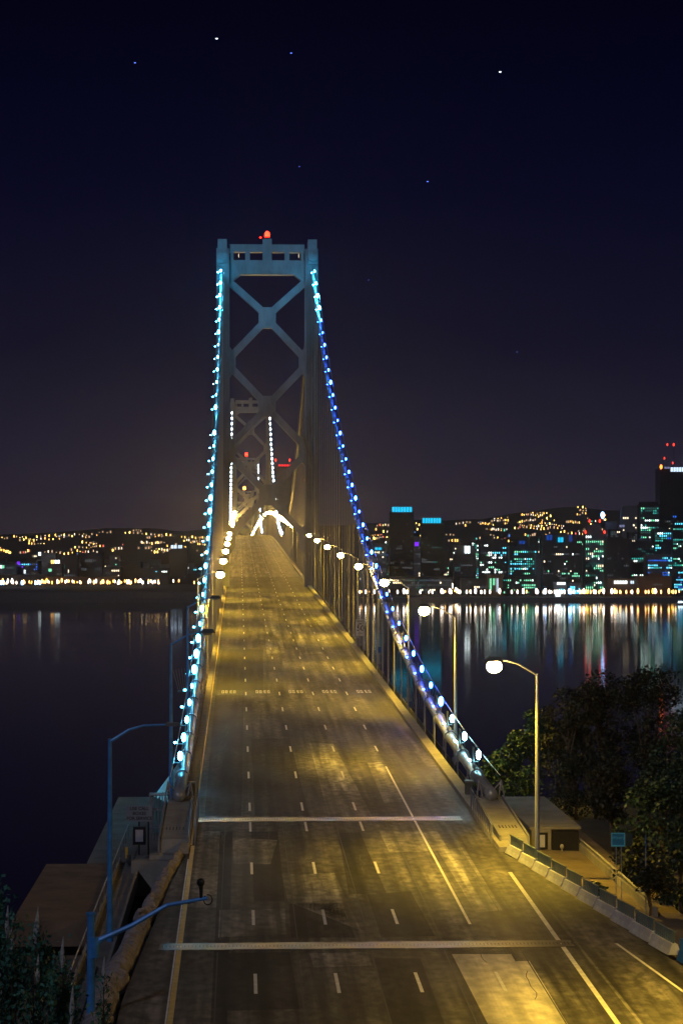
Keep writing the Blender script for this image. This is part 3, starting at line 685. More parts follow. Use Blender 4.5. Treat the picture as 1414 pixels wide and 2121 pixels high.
# ------------------------------------------------------------------ bridge deck
ys = frange(128, 2960, 12)
t = thing('bridge_deck', 'long double deck of steel truss carrying the lamp lit road', 'bridge deck', (0, 128, 0))
def sub(b): 
    b.v = [(x, y - 128, z) for x, y, z in b.v]; return b
sub(MB().extr([(-9.6, -.5), (9.6, -.5), (9.6, -.02), (-9.6, -.02)], ys)).build('upper_slab', M_DARKCONC, t)
sub(MB().extr([(-9.7, -9.5), (9.7, -9.5), (9.7, -9.0), (-9.7, -9.0)], ys)).build('lower_slab', M_DARKCONC, t)
for s_ in (-1, 1):
    pr = [(s_ * 8.86, -.01), (s_ * 8.90, .26), (s_ * 9.66, .28), (s_ * 9.66, -.01)]
    if s_ < 0: pr = [(-9.10, -.01), (-9.14, .26), (-9.66, .28), (-9.66, -.01)]
    sub(MB().extr(pr if s_ < 0 else pr[::-1], ys)).build('curb', M_CONC2, t)
    sub(MB().extr([(s_ * 9.70, -1.3), (s_ * 10.35, -1.3), (s_ * 10.35, -.72), (s_ * 9.70, -.72)][::s_], ys)).build('top_chord', M_STEEL, t)
    sub(MB().extr([(s_ * 9.75, -10.2), (s_ * 10.35, -10.2), (s_ * 10.35, -9.6), (s_ * 9.75, -9.6)][::s_], ys)).build('bottom_chord', M_STEEL, t)
    b = MB(); k = 0
    for y in frange(142, 1560, 9.45)[:-1]:
        b.bar((s_ * 10.02, y, D(y) - 1), (s_ * 10.02, y, D(y) - 10), .4, .4)
        a_, c_ = (1, 10) if k % 2 else (10, 1)
        b.bar((s_ * 10.02, y, D(y) - a_), (s_ * 10.02, y + 9.45, D(y + 9.45) - c_), .4, .4); k += 1
    tag(sub(b).build('truss_web', M_STEEL, t), kind='stuff')
b = MB()
for y in frange(142, 1560, 4.7): b.bar((-10.3, y, D(y) - .8), (-9.6, y, D(y) - .8), .25, .3); b.bar((9.6, y, D(y) - .8), (10.3, y, D(y) - .8), .25, .3)
tag(sub(b).build('outrigger_beams', M_STEEL, t), kind='stuff')
b = MB()
for y in frange(145, 1200, 3.15): b.bar((-9.80, y, D(y) - .7), (-9.80, y, D(y) + .95), .09, .09)
tag(sub(b).build('rail_posts', M_RUST, t), kind='stuff')
for zz, rr in ((.95, .07), (.55, .045)):
    b = MB(); b.tube([(-9.80, y, D(y) + zz) for y in frange(145, 1200, 9.45)], rr, 6); sub(b).build('guard_rail', M_RUST, t)
b = MB(); b.tube([(-9.86, y, D(y) + .12) for y in frange(150, 1200, 9.45)], .13, 8); sub(b).build('conduit_pipe', M_RUST, t)
b = MB(); b.extr([(10.36, -.9), (10.42, -.9), (10.42, -.1), (10.36, -.1)][::-1], frange(145, 500, 9)); sub(b).build('fascia_panel', M_DARKSTEEL, t)

# ------------------------------------------------------------------ road, lines, joints
def lx(y):      # left edge of the pavement, bending out towards the tunnel
    if y >= 129: return -9.10
    return -9.10 - 1.9 * min(1, (129 - y) / 38) ** 0.8
def rx(y):
    if y >= 129: return 8.86
    return 8.95 + (129 - y) * 0.135
r = MB(); r.strip(lx, rx, frange(40, 129, 3) + frange(129, 2960, 12)[1:], 0.0)
struct(r.build('road', M_ASPH))
def line(x0, x1, a, b, m, name='lane_line', st=6):
    q = MB(); q.strip(x0, x1, frange(a, b, st), .012)
    return struct(q.build(name, m))
line(-9.07, -8.95, 131, 1500, M_PAINTY, 'edge_line', 12); line(-9.03, -8.80, 40, 130.8, M_PAINTY, 'edge_line')
line(-9.12, -9.045, 40, 126, M_PAINTW, 'edge_line')
line(8.54, 8.76, 40, 121, M_PAINTW, 'edge_line')
line(lambda y: 9.15 + (116 - y) * .012, lambda y: 9.29 + (116 - y) * .012, 40, 116, M_ASPHL, 'sealed_seam')
line(lambda y: 11.15 + (101.7 - y) * .113, lambda y: 11.29 + (101.7 - y) * .113, 50, 101.7, M_PAINTW, 'edge_line')
line(4.87, 5.01, 106.5, 168, M_PAINTW, 'lane_line')
LN = [-5.5, -2.03, 1.44, 4.94]
dz_ = [49, 64, 79, 94, 108.6, 122.8, 138] + [146.8 + 16.45 * i for i in range(58)]
dm = MB(); dm.box(-.075, .075, -1.9, 1.9, 0, .006); dme = dm.mesh('lane_dash', M_PAINTW)
for k, X in enumerate(LN):
    for y in dz_:
        if k == 3 and 103 < y < 170: continue
        o = struct(link('lane_dash', dme, None, (X, y, D(y) + .008))); o.rotation_euler.x = math.atan(.0245 if y < 900 else .012)
        if y > 400: o.scale = (1, 1.1, 1)
# painted characters across the lanes
for k, X in enumerate([-7.3, -3.75, -.3, 3.2, 6.8]):
    q = MB()
    for j, dx in enumerate((-.58, -.22, .26, .62)):
        a, b = 229.6, 232.8
        for (u0, u1, v0, v1) in ((-.13, -.05, 0, 1), (.05, .13, 0, 1), (-.05, .05, .0, .22), (-.05, .05, .78, 1)) if j != 2 else ((-.13, -.05, 0, 1), (-.05, .12, .0, .2), (-.05, .10, .4, .6), (-.05, .12, .8, 1)):
            q.strip(X + dx + u0, X + dx + u1, [a + (b - a) * v0, a + (b - a) * v1], .012)
    struct(q.build('lane_characters', M_PAINTW))
# pavement repairs and painted glare (px outline -> place on the deck)
def on_deck(px, py):
    z = 95722 / (py - 1018.8); p = P(px, py, z); return (p.x, p.y)
PATCH = [([(398, 1722), (456, 1722), (452, 1880), (383, 1880)], M_ASPHL), ([(456, 1723), (482, 1723), (470, 2121), (436, 2121)], M_ASPHD),
         ([(584, 1812), (692, 1808), (748, 1928), (596, 1868)], M_ASPHL), ([(520, 1724), (575, 1722), (590, 1866), (526, 1868)], M_ASPHD),
         ([(482, 1735), (575, 1740), (560, 1790), (484, 1790)], M_ASPHL), ([(455, 1885), (590, 1882), (592, 1935), (452, 1942)], M_ASPHL),
         ([(935, 1976), (1058, 1976), (1140, 2121), (1010, 2121)], M_SLAB), ([(1030, 1992), (1096, 1990), (1175, 2121), (1124, 2121)], M_SLAB),
         ([(598, 1872), (705, 1870), (735, 1942), (603, 1942)], M_ASPHD), ([(760, 1852), (850, 1846), (900, 1938), (790, 1942)], M_ASPHD),
         ([(700, 1725), (745, 1724), (800, 1850), (722, 1852)], M_ASPHD), ([(775, 1985), (870, 1985), (920, 2121), (810, 2121)], M_ASPHD),
         ([(450, 1975), (600, 1972), (620, 2090), (440, 2095)], M_ASPHD), ([(905, 1760), (960, 1755), (1040, 1885), (985, 1890)], M_ASPHL),
         ([(640, 1975), (760, 1972), (770, 2000), (650, 2004)], M_ASPHL), ([(785, 1722), (905, 1722), (930, 1762), (806, 1765)], M_ASPHL),
         ([(640, 1270), (668, 1270), (700, 1320), (664, 1322)], M_ASPHL), ([(697, 1345), (722, 1345), (738, 1372), (708, 1372)], M_ASPHL),
         ([(545, 1262), (572, 1261), (590, 1352), (552, 1355)], M_ASPHL), ([(600, 1285), (655, 1284), (690, 1352), (622, 1356)], M_ASPHL), ([(460, 1345), (545, 1345), (545, 1430), (446, 1430)], M_ASPHD),  # pale patches here paint a bright pool of glare on the road
         ([(446, 1440), (505, 1440), (500, 1690), (424, 1690)], M_ASPHD), ([(520, 1530), (600, 1530), (640, 1690), (528, 1690)], M_ASPHD),
         ([(760, 1580), (790, 1578), (835, 1660), (795, 1662)], M_ASPHL), ([(640, 1540), (690, 1540), (770, 1690), (680, 1690)], M_ASPHL),
         ([(470, 1195), (620, 1195), (640, 1228), (466, 1228)], M_ASPHD)]
for k, (pg, mm) in enumerate(PATCH):
    q = [on_deck(*p) for p in pg]; h = .003 + .0004 * (k % 3)
    # split each patch along its length so that it follows the deck
    (x0, y0), (x1, y1), (x2, y2), (x3, y3) = q; n = 6; b = MB()
    for i in range(n):
        s0, s1 = i / n, (i + 1) / n
        f = lambda a, c, s: (a[0] + (c[0] - a[0]) * s, a[1] + (c[1] - a[1]) * s)
        A, B, C_, D_ = f(q[0], q[3], s0), f(q[1], q[2], s0), f(q[1], q[2], s1), f(q[0], q[3], s1)
        b.quad([(u[0], u[1], D(u[1]) + h) for u in (D_, C_, B, A)])
    struct(b.build('repair_glare_patch', mm))
rw = random.Random(3)
for i in range(26):      # tar filled cracks
    y0 = rw.uniform(84, 240); x0 = rw.uniform(-8.4, 8.2); L_ = rw.uniform(3, 13); q = MB(); dx = rw.uniform(-.03, .03)
    pts = [(x0 + dx * k + noise.noise(Vector((i * 9.1, k * .3, 0))) * .35, y0 + k * .6) for k in range(int(L_ / .6))]
    for (xa, ya_), (xb, yb_) in zip(pts[:-1], pts[1:]):
        q.quad([(xa - .018, ya_, D(ya_) + .0066), (xa + .018, ya_, D(ya_) + .0066), (xb + .018, yb_, D(yb_) + .0066), (xb - .018, yb_, D(yb_) + .0066)])
    struct(q.build('sealed_crack', M_INK))
# longitudinal seams between slabs
for X in (-7.2, -3.6, -.25, 3.1, 6.6):
    line(X, X + .06, 40, 100.5, M_INK, 'slab_seam'); line(X + .1, X + .15, 103.2, 139.5, M_INK, 'slab_seam')
# finger joints
def joint(y0, y1, xa, xb, label):
    t = thing('expansion_joint', label, 'expansion joint', (0, y0, D(y0)))
    ym = (y0 + y1) / 2
    def pl(a, b, x0, x1, z0=.004, z1=.018):
        q.hexa([(x0, a - y0, D(a) - D(y0) + z0), (x1, a - y0, D(a) - D(y0) + z0), (x1, b - y0, D(b) - D(y0) + z0), (x0, b - y0, D(b) - D(y0) + z0)],
               [(x0, a - y0, D(a) - D(y0) + z1), (x1, a - y0, D(a) - D(y0) + z1), (x1, b - y0, D(b) - D(y0) + z1), (x0, b - y0, D(b) - D(y0) + z1)])
    q = MB(); pl(y0, y0 + .55, xa, xb); pl(y1 - .55, y1, xa, xb); q.build('steel_plate', M_JOINT, t)
    q = MB(); x = xa
    while x < xb - .1: pl(y0 + .552, y1 - .552, x, x + .13); x += .17
    tag(q.build('steel_fingers', M_JOINT, t), kind='stuff')
    q = MB(); pl(y0 + .55, y1 - .55, xa, xb, .002, .005); q.build('joint_gap', M_INK, t)
joint(140.2, 141.9, -9.0, 8.0, 'far steel expansion joint across the road, at the cable anchorages')
joint(101.0, 102.5, -9.85, 9.2, 'near steel expansion joint across the road, close to the bottom')

# ------------------------------------------------------------------ street lamps on the bridge
HH = 12.2
def lamp_parts(lit, sgn, reach=2.45):
    """a pole on the outer side with an arm that reaches over the road (towards -sgn)"""
    d = -sgn
    pole = MB(); pole.tube([(0, 0, 0), (0, 0, 6), (0, 0, HH - .75)], [.16, .12, .085], 8); pole.tube([(0, 0, 0), (0, 0, .35)], .27, 8)
    arm = MB(); arm.tube([(0, 0, HH - .85), (d * reach * .45, 0, HH - .2), (d * reach * .8, 0, HH + .02), (d * reach, 0, HH + .05)], [.07, .06, .05, .05], 6)
    hd = MB(); hd.hexa([(d * reach - .56, -.30, HH - .06), (d * reach + .50, -.30, HH - .06), (d * reach + .50, .30, HH - .06), (d * reach - .56, .30, HH - .06)],
                       [(d * reach - .3, -.14, HH + .20), (d * reach + .3, -.14, HH + .20), (d * reach + .3, .14, HH + .20), (d * reach - .3, .14, HH + .20)])
    gl = MB().ball((d * reach, 0, HH - (.36 if lit else .12)), .44 if lit else .3, .40 if lit else .18, .36 if lit else .1, 14, 9)
    return pole, arm, hd, gl
M_DULL = mat('unlit_lens', (0.3, 0.32, 0.34), 0.3, 0, 0.05, 2, 0)
LP = {}
for sgn in (-1, 1):
    for lit in (True, False):
        a = lamp_parts(lit, sgn)
        for pm, pmn in ((M_POLE, 'g'), (M_POLEB, 'b')):
            LP[(sgn, lit, pmn)] = [a[0].mesh('pole', pm), a[1].mesh('arm', pm), a[2].mesh('lamp_head', M_DARKSTEEL), a[3].mesh('lens', M_SODIUM if lit else M_DULL)]
    p = MB(); a = list(lamp_parts(True, sgn)); a[3] = MB().ball((-sgn * 2.45, 0, HH - .4), .66, .6, .6, 12, 8)
    for k, pp in enumerate(a):
        o_ = len(p.v); p.v += pp.v; p.f += [tuple(i + o_ for i in f) for f in pp.f]; p.m += [1 if k == 3 else 0] * len(pp.f)
    LP[(sgn, 'far')] = p.mesh('street_lamp', [M_POLE, M_SODIUM])
def beam(t, sgn):
    link('beam', spot, t, (-sgn * 2.45, 0, HH - .85))
def street_lamp(X, y, sgn, lit, mk, label, z=None):
    t = thing('street_lamp', label, 'street lamp', (X, y, D(y) if z is None else z), 'street lamps along the bridge')
    for nme, me in zip(('pole', 'arm', 'lamp_head', 'lens'), LP[(sgn, lit, mk)]): link(nme, me, t)
    if lit: beam(t, sgn)
zr = [125 + 47.6 * i for i in range(60)]
for i, y in enumerate(zr):
    X = 10.7; dz = [-.85, -.25][i] if i < 2 else 0
    if y < 500: street_lamp(X, y, 1, True, 'g', f'lit sodium lamp on the right side of the bridge, {nth(i + 1)} from the near end', D(y) + dz)
    else:
        o_ = tag(link('street_lamp', LP[(1, 'far')], None, (X, y, D(y))), 'small far lit sodium lamp over the right side of the bridge beyond the nearest tower', 'street lamp', 'far street lamps on the right of the bridge')
        if y < 1700: beam(o_, 1)
zl = [147 + 47.4 * i for i in range(59)]
LB = ['unlit blue lamp post with arm on the left, rising behind the call box sign', 'second unlit lamp post on the left, just past the nearer one']
for i, y in enumerate(zl):
    if i < 2: street_lamp(-10.7, y, -1, False, 'b', LB[i], D(y) - .6)  # blue material carries the cyan light on these grey posts
    elif y < 500: street_lamp(-10.7, y, -1, True, 'g', f'lit sodium lamp on the left side of the bridge, {nth(i - 1)} of the lit row')
    else:
        o_ = tag(link('street_lamp', LP[(-1, 'far')], None, (-10.7, y, D(y))), 'small far lit sodium lamp over the left side of the bridge beyond the nearest tower', 'street lamp', 'far street lamps on the left of the bridge')
        if y < 1700: beam(o_, -1)
# the tall blue lamp post in the left foreground
t = thing('street_lamp', 'tall blue lamp post in the left foreground, unlit, its arm reaching right', 'street lamp', (-12.35, 106, 56.2))
hz = CZ - 9.2 - 56.2
MB().tube([(0, 0, 0), (0, 0, 6), (0, 0, hz)], [.17, .13, .09], 10).build('pole', M_POLEB, t)
MB().tube([(0, 0, hz - .15), (.9, 0, hz + .42), (1.6, 0, hz + .62), (2.7, 0, hz + .66)], [.08, .07, .055, .05], 8).build('arm', M_POLEB, t)
MB().hexa([(2.6, -.2, hz + .6), (3.4, -.2, hz + .58), (3.4, .2, hz + .58), (2.6, .2, hz + .6)], [(2.7, -.1, hz + .78), (3.3, -.1, hz + .74), (3.3, .1, hz + .74), (2.7, .1, hz + .78)]).build('lamp_head', M_DARKSTEEL, t)
# lamp that stands outside the bottom right corner: next in the row, over the widened lanes
street_lamp(15.2, 86, 1, True, 'g', 'lit sodium lamp of the right row nearest the tunnel, past the frame', D(79) - .3)
# mast arm pole with a dark head seen from behind
t = thing('mast_arm_pole', 'stout blue pole with a curved mast arm holding a dark signal head', 'signal pole', (-12.05, 88, 56.5))
b = MB(); tz = CZ - 14.6 - 56.5
b.tube([(0, 0, 0), (0, 0, tz)], [.18, .15], 12); b.build('pole', M_POLEB, t)
MB().tube([(0, 0, tz), (0, 0, tz + .08)], .2, 12).build('cap', M_POLEB, t)
MB().tube([(.1, 0, tz - 1.35), (.35, 0, tz - 1.0), (1.6, 0, tz - .45), (3.0, 0, tz + .35), (4.6, 0, tz + .62)], [.14, .12, .10, .085, .07], 8).build('mast_arm', M_POLEB, t)
b = MB(); b.tube([(.12, 0, tz - 1.7), (.12, 0, tz - .9)], .2, 10); b.build('arm_clamp', M_POLEB, t)
b = MB(); b.tube([(4.35, 0, tz + .62), (4.35, 0, tz + 1.05), (4.33, 0, tz + 1.1)], [.06, .08, .15], 8); b.ball((4.33, 0, tz + 1.24), .16, .16, .17, 10, 7); b.build('signal_head', M_BLACK, t)
b = MB(); b.tube([(4.62 + .17 * math.cos(a), 0, tz + .55 + .2 * math.sin(a)) for a in [i * math.pi / 7 for i in range(-9, 5)]], .025, 5); b.build('cable_loop', M_BLACK, t)

# ------------------------------------------------------------------ ground of the island
def gh(x, y):
    if x < -9.6:
        h = -21.5 if y < 84 else -21.5 - (y - 84) * 1.1
        if x > -13.2 and 60 < y < 150: h = -36
        h -= max(0, -x - 16) * (.35 if y < 84 else .6)
    elif x > 9:
        h = -19.6 - max(0, x - 26) * .12
        if y > 172: h -= (y - 172) * 1.0
        if y < 128 and x < rx(y) + 1.0: h = -19.9
        h += max(0, 100 - y) * .02
        h += noise.noise(Vector((x * .12, y * .12, 3))) * .5
    else:
        h = -24 if y < 142 else -24 - (y - 142) * 1.1
    return max(-82, h) + noise.noise(Vector((x * .2, y * .2, 0))) * .25
m = MB(); xs = frange(-70, 90, 2.5); yy = frange(30, 240, 3)
for y in yy:
    for x in xs: m.v.append((x, y, CZ + gh(x, y)))
n = len(xs)
for i in range(len(yy) - 1):
    for j in range(n - 1): m.f.append((i * n + j, i * n + j + 1, (i + 1) * n + j + 1, (i + 1) * n + j)); m.m.append(0)
struct(m.build('ground', M_GROUND, smooth=True))
# slab under the approach road
m = MB()
ya = frange(40, 129, 3)
for a, b in zip(ya[:-1], ya[1:]):
    m.hexa([(lx(a), a, D(a) - 5), (rx(a), a, D(a) - 5), (rx(b), b, D(b) - 5), (lx(b), b, D(b) - 5)], [(lx(a), a, D(a) - .01), (rx(a), a, D(a) - .01), (rx(b), b, D(b) - .01), (lx(b), b, D(b) - .01)])
struct(m.build('road_embankment', M_DARKCONC))
# right terrace of bare earth
m = MB(); ta = frange(98, 152, 3)
for a, b in zip(ta[:-1], ta[1:]):
    xa, xb = (rx(a) if a < 129 else 9.7), (rx(b) if b < 129 else 9.7)
    m.quad([(xa, a, CZ - 18.75), (16.6, a, CZ - 19.0), (16.6, b, CZ - 19.0), (xb, b, CZ - 18.75)])
struct(m.build('earth_terrace', M_DIRT))

# ------------------------------------------------------------------ cable anchor housings at both sides
def housing(sgn, label):
    X = sgn * 10.05; t = thing('cable_housing', label, 'cable anchorage', (X, 130, CZ - 18.6)); o = Vector((X, 130, CZ - 18.6))
    g = lambda x, y, h: (x, y - 130, h + 18.6)
    m = MB(); m.hexa([g(-.78, 130, -18.6), g(.78, 130, -18.6), g(.78, 143, -18.6), g(-.78, 143, -18.6)], [g(-.78, 130.4, -17.25), g(.78, 130.4, -17.25), g(.72, 143, -16.35), g(-.72, 143, -16.35)]); m.build('sloping_slab', M_CONC2, t)
    for s_ in (-1, 1):
        m = MB(); m.hexa([g(s_ * .785, 130, -18.6), g(s_ * .90, 130, -18.6), g(s_ * .90, 143.2, -18.6), g(s_ * .785, 143.2, -18.6)][::s_], [g(s_ * .785, 130.2, -17.12), g(s_ * .90, 130.2, -17.12), g(s_ * .90, 143.2, -16.2), g(s_ * .785, 143.2, -16.2)][::s_]); m.build('side_wall', M_STEEL, t)
    for k in range(6):
        x = -.5 + k * .2; m = MB(); y = 133.2
        m.hexa([g(x - .03, y, -17.052), g(x + .03, y, -17.052), g(x + .03, y + .8, -17.0), g(x - .03, y + .8, -17.0)], [g(x - .03, y, -17.03), g(x + .03, y, -17.03), g(x + .03, y + .8, -16.975), g(x - .03, y + .8, -16.975)]); m.build('slot', M_INK, t)
    m = MB(); m.box(-1.35, 1.1, -1.1, 0, -.1, .62); m.build('base_step', M_CONC2, t)
    for x in (-.72, .72):
        m = MB()
        m.bar(g(x - .2, 142.6, -16.4), g(x, 143.0, -15.2), .07); m.bar(g(x + .2, 142.6, -16.4), g(x, 143.0, -15.2), .07); m.bar(g(x, 143.9, -16.4), g(x, 143.0, -15.2), .07)
        m.bar(g(x, 142.6, -15.8), g(x, 143.9, -15.8), .05); m.build('rope_frame', M_STEEL, t)
    m = MB(); m.tube([g(-.72, 143, -15.3), g(-.3, 143, -15.75), g(0, 143, -15.85), g(.3, 143, -15.75), g(.72, 143, -15.3)], .05, 5); m.box(-.6, .6, 13.0, 13.15, 1.7, 2.35); m.build('saddle_cover', M_STEEL, t)
    # mesh fence on the road side
    s_ = -sgn; x = s_ * 1.25; m = MB()
    a = (130.6, -17.75); 
    for k in range(12):
        y = 131 + k * 1.0; zb = -17.9; zt = -16.6 + (y - 131) * .075
        m.bar(g(x, y, zb), g(x, y + .9, zt), .035)
        m.bar(g(x, y + .9, zb), g(x, y, zt), .035)
    m.bar(g(x, 131, -17.9), g(x, 143, -17.9), .06); m.bar(g(x, 131, -16.6), g(x, 143, -15.7), .06); m.bar(g(x, 131, -17.9), g(x, 131, -16.6), .06); m.bar(g(x, 143, -17.9), g(x, 143, -15.7), .06)
    m.build('mesh_fence', M_STEEL, t)
housing(1, 'sloping concrete cable housing on the right, lit yellow, mesh fence beside it')
housing(-1, 'sloping concrete cable housing on the left, below the end of the cable')
for s_ in (-1, 1):
    t = thing('rail_post_box', f"squat steel cabinet on the {'right' if s_ > 0 else 'left'} curb just before the cable housing", 'cabinet', (s_ * 9.45, 150.5, D(150.5) + .27))
    MB().box(-.25, .25, -.3, .3, 0, .85).build('cabinet', M_DARKSTEEL, t); MB().box(-.31, .31, -.36, .36, .852, .95).build('lid', M_STEEL, t)

# right concrete shed
t = thing('concrete_shed', 'flat roofed concrete shed behind the right cable housing', 'shed', (13.4, 136.5, CZ - 19.1))
m = MB(); m.box(-1.5, 1.5, .3, 16.5, 0, 1.5); m.build('wall', M_CONC, t)
m = MB(); m.box(-1.6, 1.6, .1, 16.7, 1.502, 1.66); m.build('roof', M_CONC, t)
m = MB(); m.box(-1.5, -.28, 0, .28, 0, 1.5); m.build('front_wall', M_CONC, t)
m = MB(); m.box(-.22, 1.45, .0, .28, .05, 1.35); m.build('opening_dark', M_BLACK, t)  # black panel paints the dark inside of the open recess
m = MB(); m.box(-1.25, -.5, -.05, -.01, .28, 1.32); f = m.build('window_frame', M_BLACK, t)
m = MB(); m.box(-1.08, -.68, -.09, -.052, .42, 1.18); m.build('pane', mat('pale_panel', (.42, .42, .46), .5, 0, .1, 2, 0), f)
m = MB(); m.tube([(.35, -.3, 0), (.35, -.3, .35)], .04); m.ball((.35, -.3, .48), .13, .13, .16); tag(m.build('hydrant', M_CONC2, None, (13.4, 136.5, CZ - 19.1)), 'small pale standpipe in front of the dark shed opening', 'standpipe')
# wall with a pale handrail, right
t = thing('parapet_wall', 'low concrete wall with a pale handrail running down from the shed', 'wall', (15.0, 112, CZ - 19.4))
MB().box(-.12, .12, 0, 25, 0, .95).build('wall', M_CONC, t)
MB().tube([(0, 2, 1.15), (0, 25, 1.15)], .07, 6).build('handrail', M_CONC2, t)
for k in range(9): MB().tube([(0, 2.2 + k * 2.8, .95), (0, 2.2 + k * 2.8, 1.15)], .03, 5).build('rail_post', M_STEEL, t)
# concrete barriers with slatted screens on the right
bm = MB(); bm.hexa([(-.34, -1.42, 0), (.34, -1.42, 0), (.34, 1.42, 0), (-.34, 1.42, 0)], [(-.22, -1.42, .22), (.22, -1.42, .22), (.22, 1.42, .22), (-.22, 1.42, .22)])
bm.hexa([(-.22, -1.42, .22), (.22, -1.42, .22), (.22, 1.42, .22), (-.22, 1.42, .22)], [(-.13, -1.42, .48), (.13, -1.42, .48), (.13, 1.42, .48), (-.13, 1.42, .48)])
BME = bm.mesh('concrete_base', mat('barrier_concrete', (.46, .47, .48), .8, 0, .25, 1.6, .2))
sl = MB(); sl.box(-.012, .012, -.10, .10, 0, .52); SLE = sl.mesh('slat', mat('teal_slat', (.13, .20, .20), .5, 0, .2, 2, 0))
rl = MB(); rl.box(-.05, .05, -1.4, 1.4, 1.0, 1.05); RLE = rl.mesh('top_rail', MATS['teal_slat'])
for i in range(10):
    y = 126.5 - i * 2.9; x = rx(y) + .42; t = thing('barrier', f'{nth(i + 1)} concrete barrier with a slatted teal screen, counting from the cable housing', 'barrier', (x, y, D(y) - .005), 'concrete barriers along the right edge', math.atan2(.135, 1))
    link('concrete_base', BME, t); link('top_rail', RLE, t)
    for k in range(9): link('slat', SLE, t, (0, -1.2 + k * .3, .482))
for i in range(3):
    y = 97.0 - i * 2.6; x = rx(y) + .5
    t = thing('water_barrier', ['blue plastic barrier at the lower end of the concrete row', 'second blue plastic barrier, further towards the corner', 'blue plastic barrier nearest the bottom right corner'][i], 'barrier', (x, y, D(y)), rz=math.atan2(.135, 1))
    mb_ = mat('blue_plastic', (.015, .09, .30), .35, 0, .15, 2, 0)
    MB().hexa([(-.3, -1.2, 0), (.3, -1.2, 0), (.3, 1.2, 0), (-.3, 1.2, 0)], [(-.16, -1.2, .45), (.16, -1.2, .45), (.16, 1.2, .45), (-.16, 1.2, .45)]).build('body', mb_, t)
    MB().box(-.15, .15, -1.15, 1.15, .452, .98).build('upper_body', mat('pale_blue_plastic', (.03, .20, .50), .35, 0, .15, 2, 0), t)
    for yq in (-.7, 0.1): MB().box(-.165, -.151, yq, yq + .5, .55, .88).build('recessed_panel', mb_, t)
# cyan sign on two posts under the trees
p = P(1279, 1739, 116); t = thing('road_sign', 'small cyan sign on two thin posts under the dark trees', 'sign', (p.x, p.y, CZ - 19.4), rz=-YAW); hs = p.z - (CZ - 19.4)
MB().box(-.36, .36, -.03, .0, hs - .36, hs + .36).build('panel', mat('sign_cyan', (.01, .22, .40), .4, 0, .05, 2, 0), t)
M_CYP = emit('cyan_sign_glow', (0.0, 0.42, 0.75), .22)
M_CYR = mat('cyan_border', (.10, .62, .80), .4, 0, .05, 2, 0)
q = MB(); q.box(-.36, .36, -.045, -.031, hs + .31, hs + .36); q.box(-.36, .36, -.045, -.031, hs - .36, hs - .28); q.box(-.36, -.31, -.045, -.031, hs - .28, hs + .31); q.box(.31, .36, -.045, -.031, hs - .28, hs + .31); q.build('border', M_CYR, t)
text('Winery', .22, M_CYR, t, (0, -.036, hs + .10))
for x in (-.1, .17): MB().tube([(x, .02, 0), (x, .02, hs - .36)], .022, 5).build('post', M_POLE, t)
MB().box(.4, .75, .0, .04, hs - .34, hs + .34).build('side_panel', mat('sign_dark_teal', (.01, .04, .05), .5, 0, .1, 2, 0), t)
p = P(1336, 1740, 114); t = thing('road_sign', 'blue sign seen nearly edge on, right of the cyan one', 'sign', (p.x, p.y, CZ - 19.5), rz=R(78)); hs = p.z - CZ + 19.5
MB().box(-.35, .35, -.02, .02, hs - .35, hs + .25).build('panel', mat('blue_sign', (.03, .12, .4), .4, 0, .05, 2, 0), t); MB().tube([(0, 0, 0), (0, 0, hs - .35)], .03, 5).build('post', M_POLE, t)
# speed limit sign on the right hangers
p = P(746, 1300, 296); t = thing('speed_sign', 'white speed limit sign hanging beside the right hangers', 'road sign', (p.x, p.y, p.z), rz=-YAW)
MB().box(-.6, .6, -.02, .02, -1.1, 1.1).build('panel', M_SIGNW, t)
text('SPEED', .36, M_INK, t, (0, -.03, .84), off=.008); text('LIMIT', .36, M_INK, t, (0, -.03, .50), off=.008); text('50', 1.0, M_INK, t, (0, -.03, -.10), off=.02)
text('MPH', .3, M_INK, t, (0, -.03, -.78))
for x in (-.45, .45): MB().tube([(x, .06, -3.0), (x, .06, 1.1)], .05, 5).build('post', M_POLE, t)
p = P(787, 1346, 262); t = thing('blue_panel', 'small blue panel on the deck edge behind the right hangers', 'sign', p); MB().box(-.25, .25, -.02, .02, -.35, .35).build('panel', mat('blue_sign', (.03, .12, .4)), t); MB().tube([(0, .04, -2.2), (0, .04, -.35)], .03).build('post', M_POLE, t)

# ------------------------------------------------------------------ left side platforms
m = MB(); m.box(-15.3, -11.0, 133.2, 168, CZ - 31, CZ - 19.0)
tag(m.build('platform', M_CONC), 'long concrete platform left of the cable housing', 'platform')
m = MB(); m.box(-17.7, -13.35, 112.6, 133.0, CZ - 20.3, CZ - 19.03); m.box(-17.5, -13.5, 113.4, 132.8, CZ - 60, CZ - 20.3)
tag(m.build('concrete_block', mat('brown_concrete', (.20, .14, .09), .9, 0, .35, .5, .3)), 'big dark concrete block jutting out over the water on the left', 'concrete block')
t = thing('walkway', 'narrow walkway with curbs and a thin rail left of the road', 'walkway', (-12.7, 60, CZ - 19.0))
MB().box(-.55, .55, 0, 73, -.5, 0).build('slab', M_CONC, t)
MB().box(-.68, -.552, 0, 73, -.6, .35).build('curb', M_CONC2, t); MB().box(.552, .68, 0, 73, -.6, .28).build('curb', M_CONC2, t)
MB().tube([(-.62, 8, 1.05), (-.62, 83, 1.05)], .035, 5).build('handrail', M_SIGNW, t)
for k in range(26): MB().tube([(-.62, 8 + k * 3, .2), (-.62, 8 + k * 3, 1.05)], .02, 5).build('rail_post', M_DARKSTEEL, t)
MB().box(.1, .5, 40, 72, .002, .12).build('raised_cover', M_CONC, t)
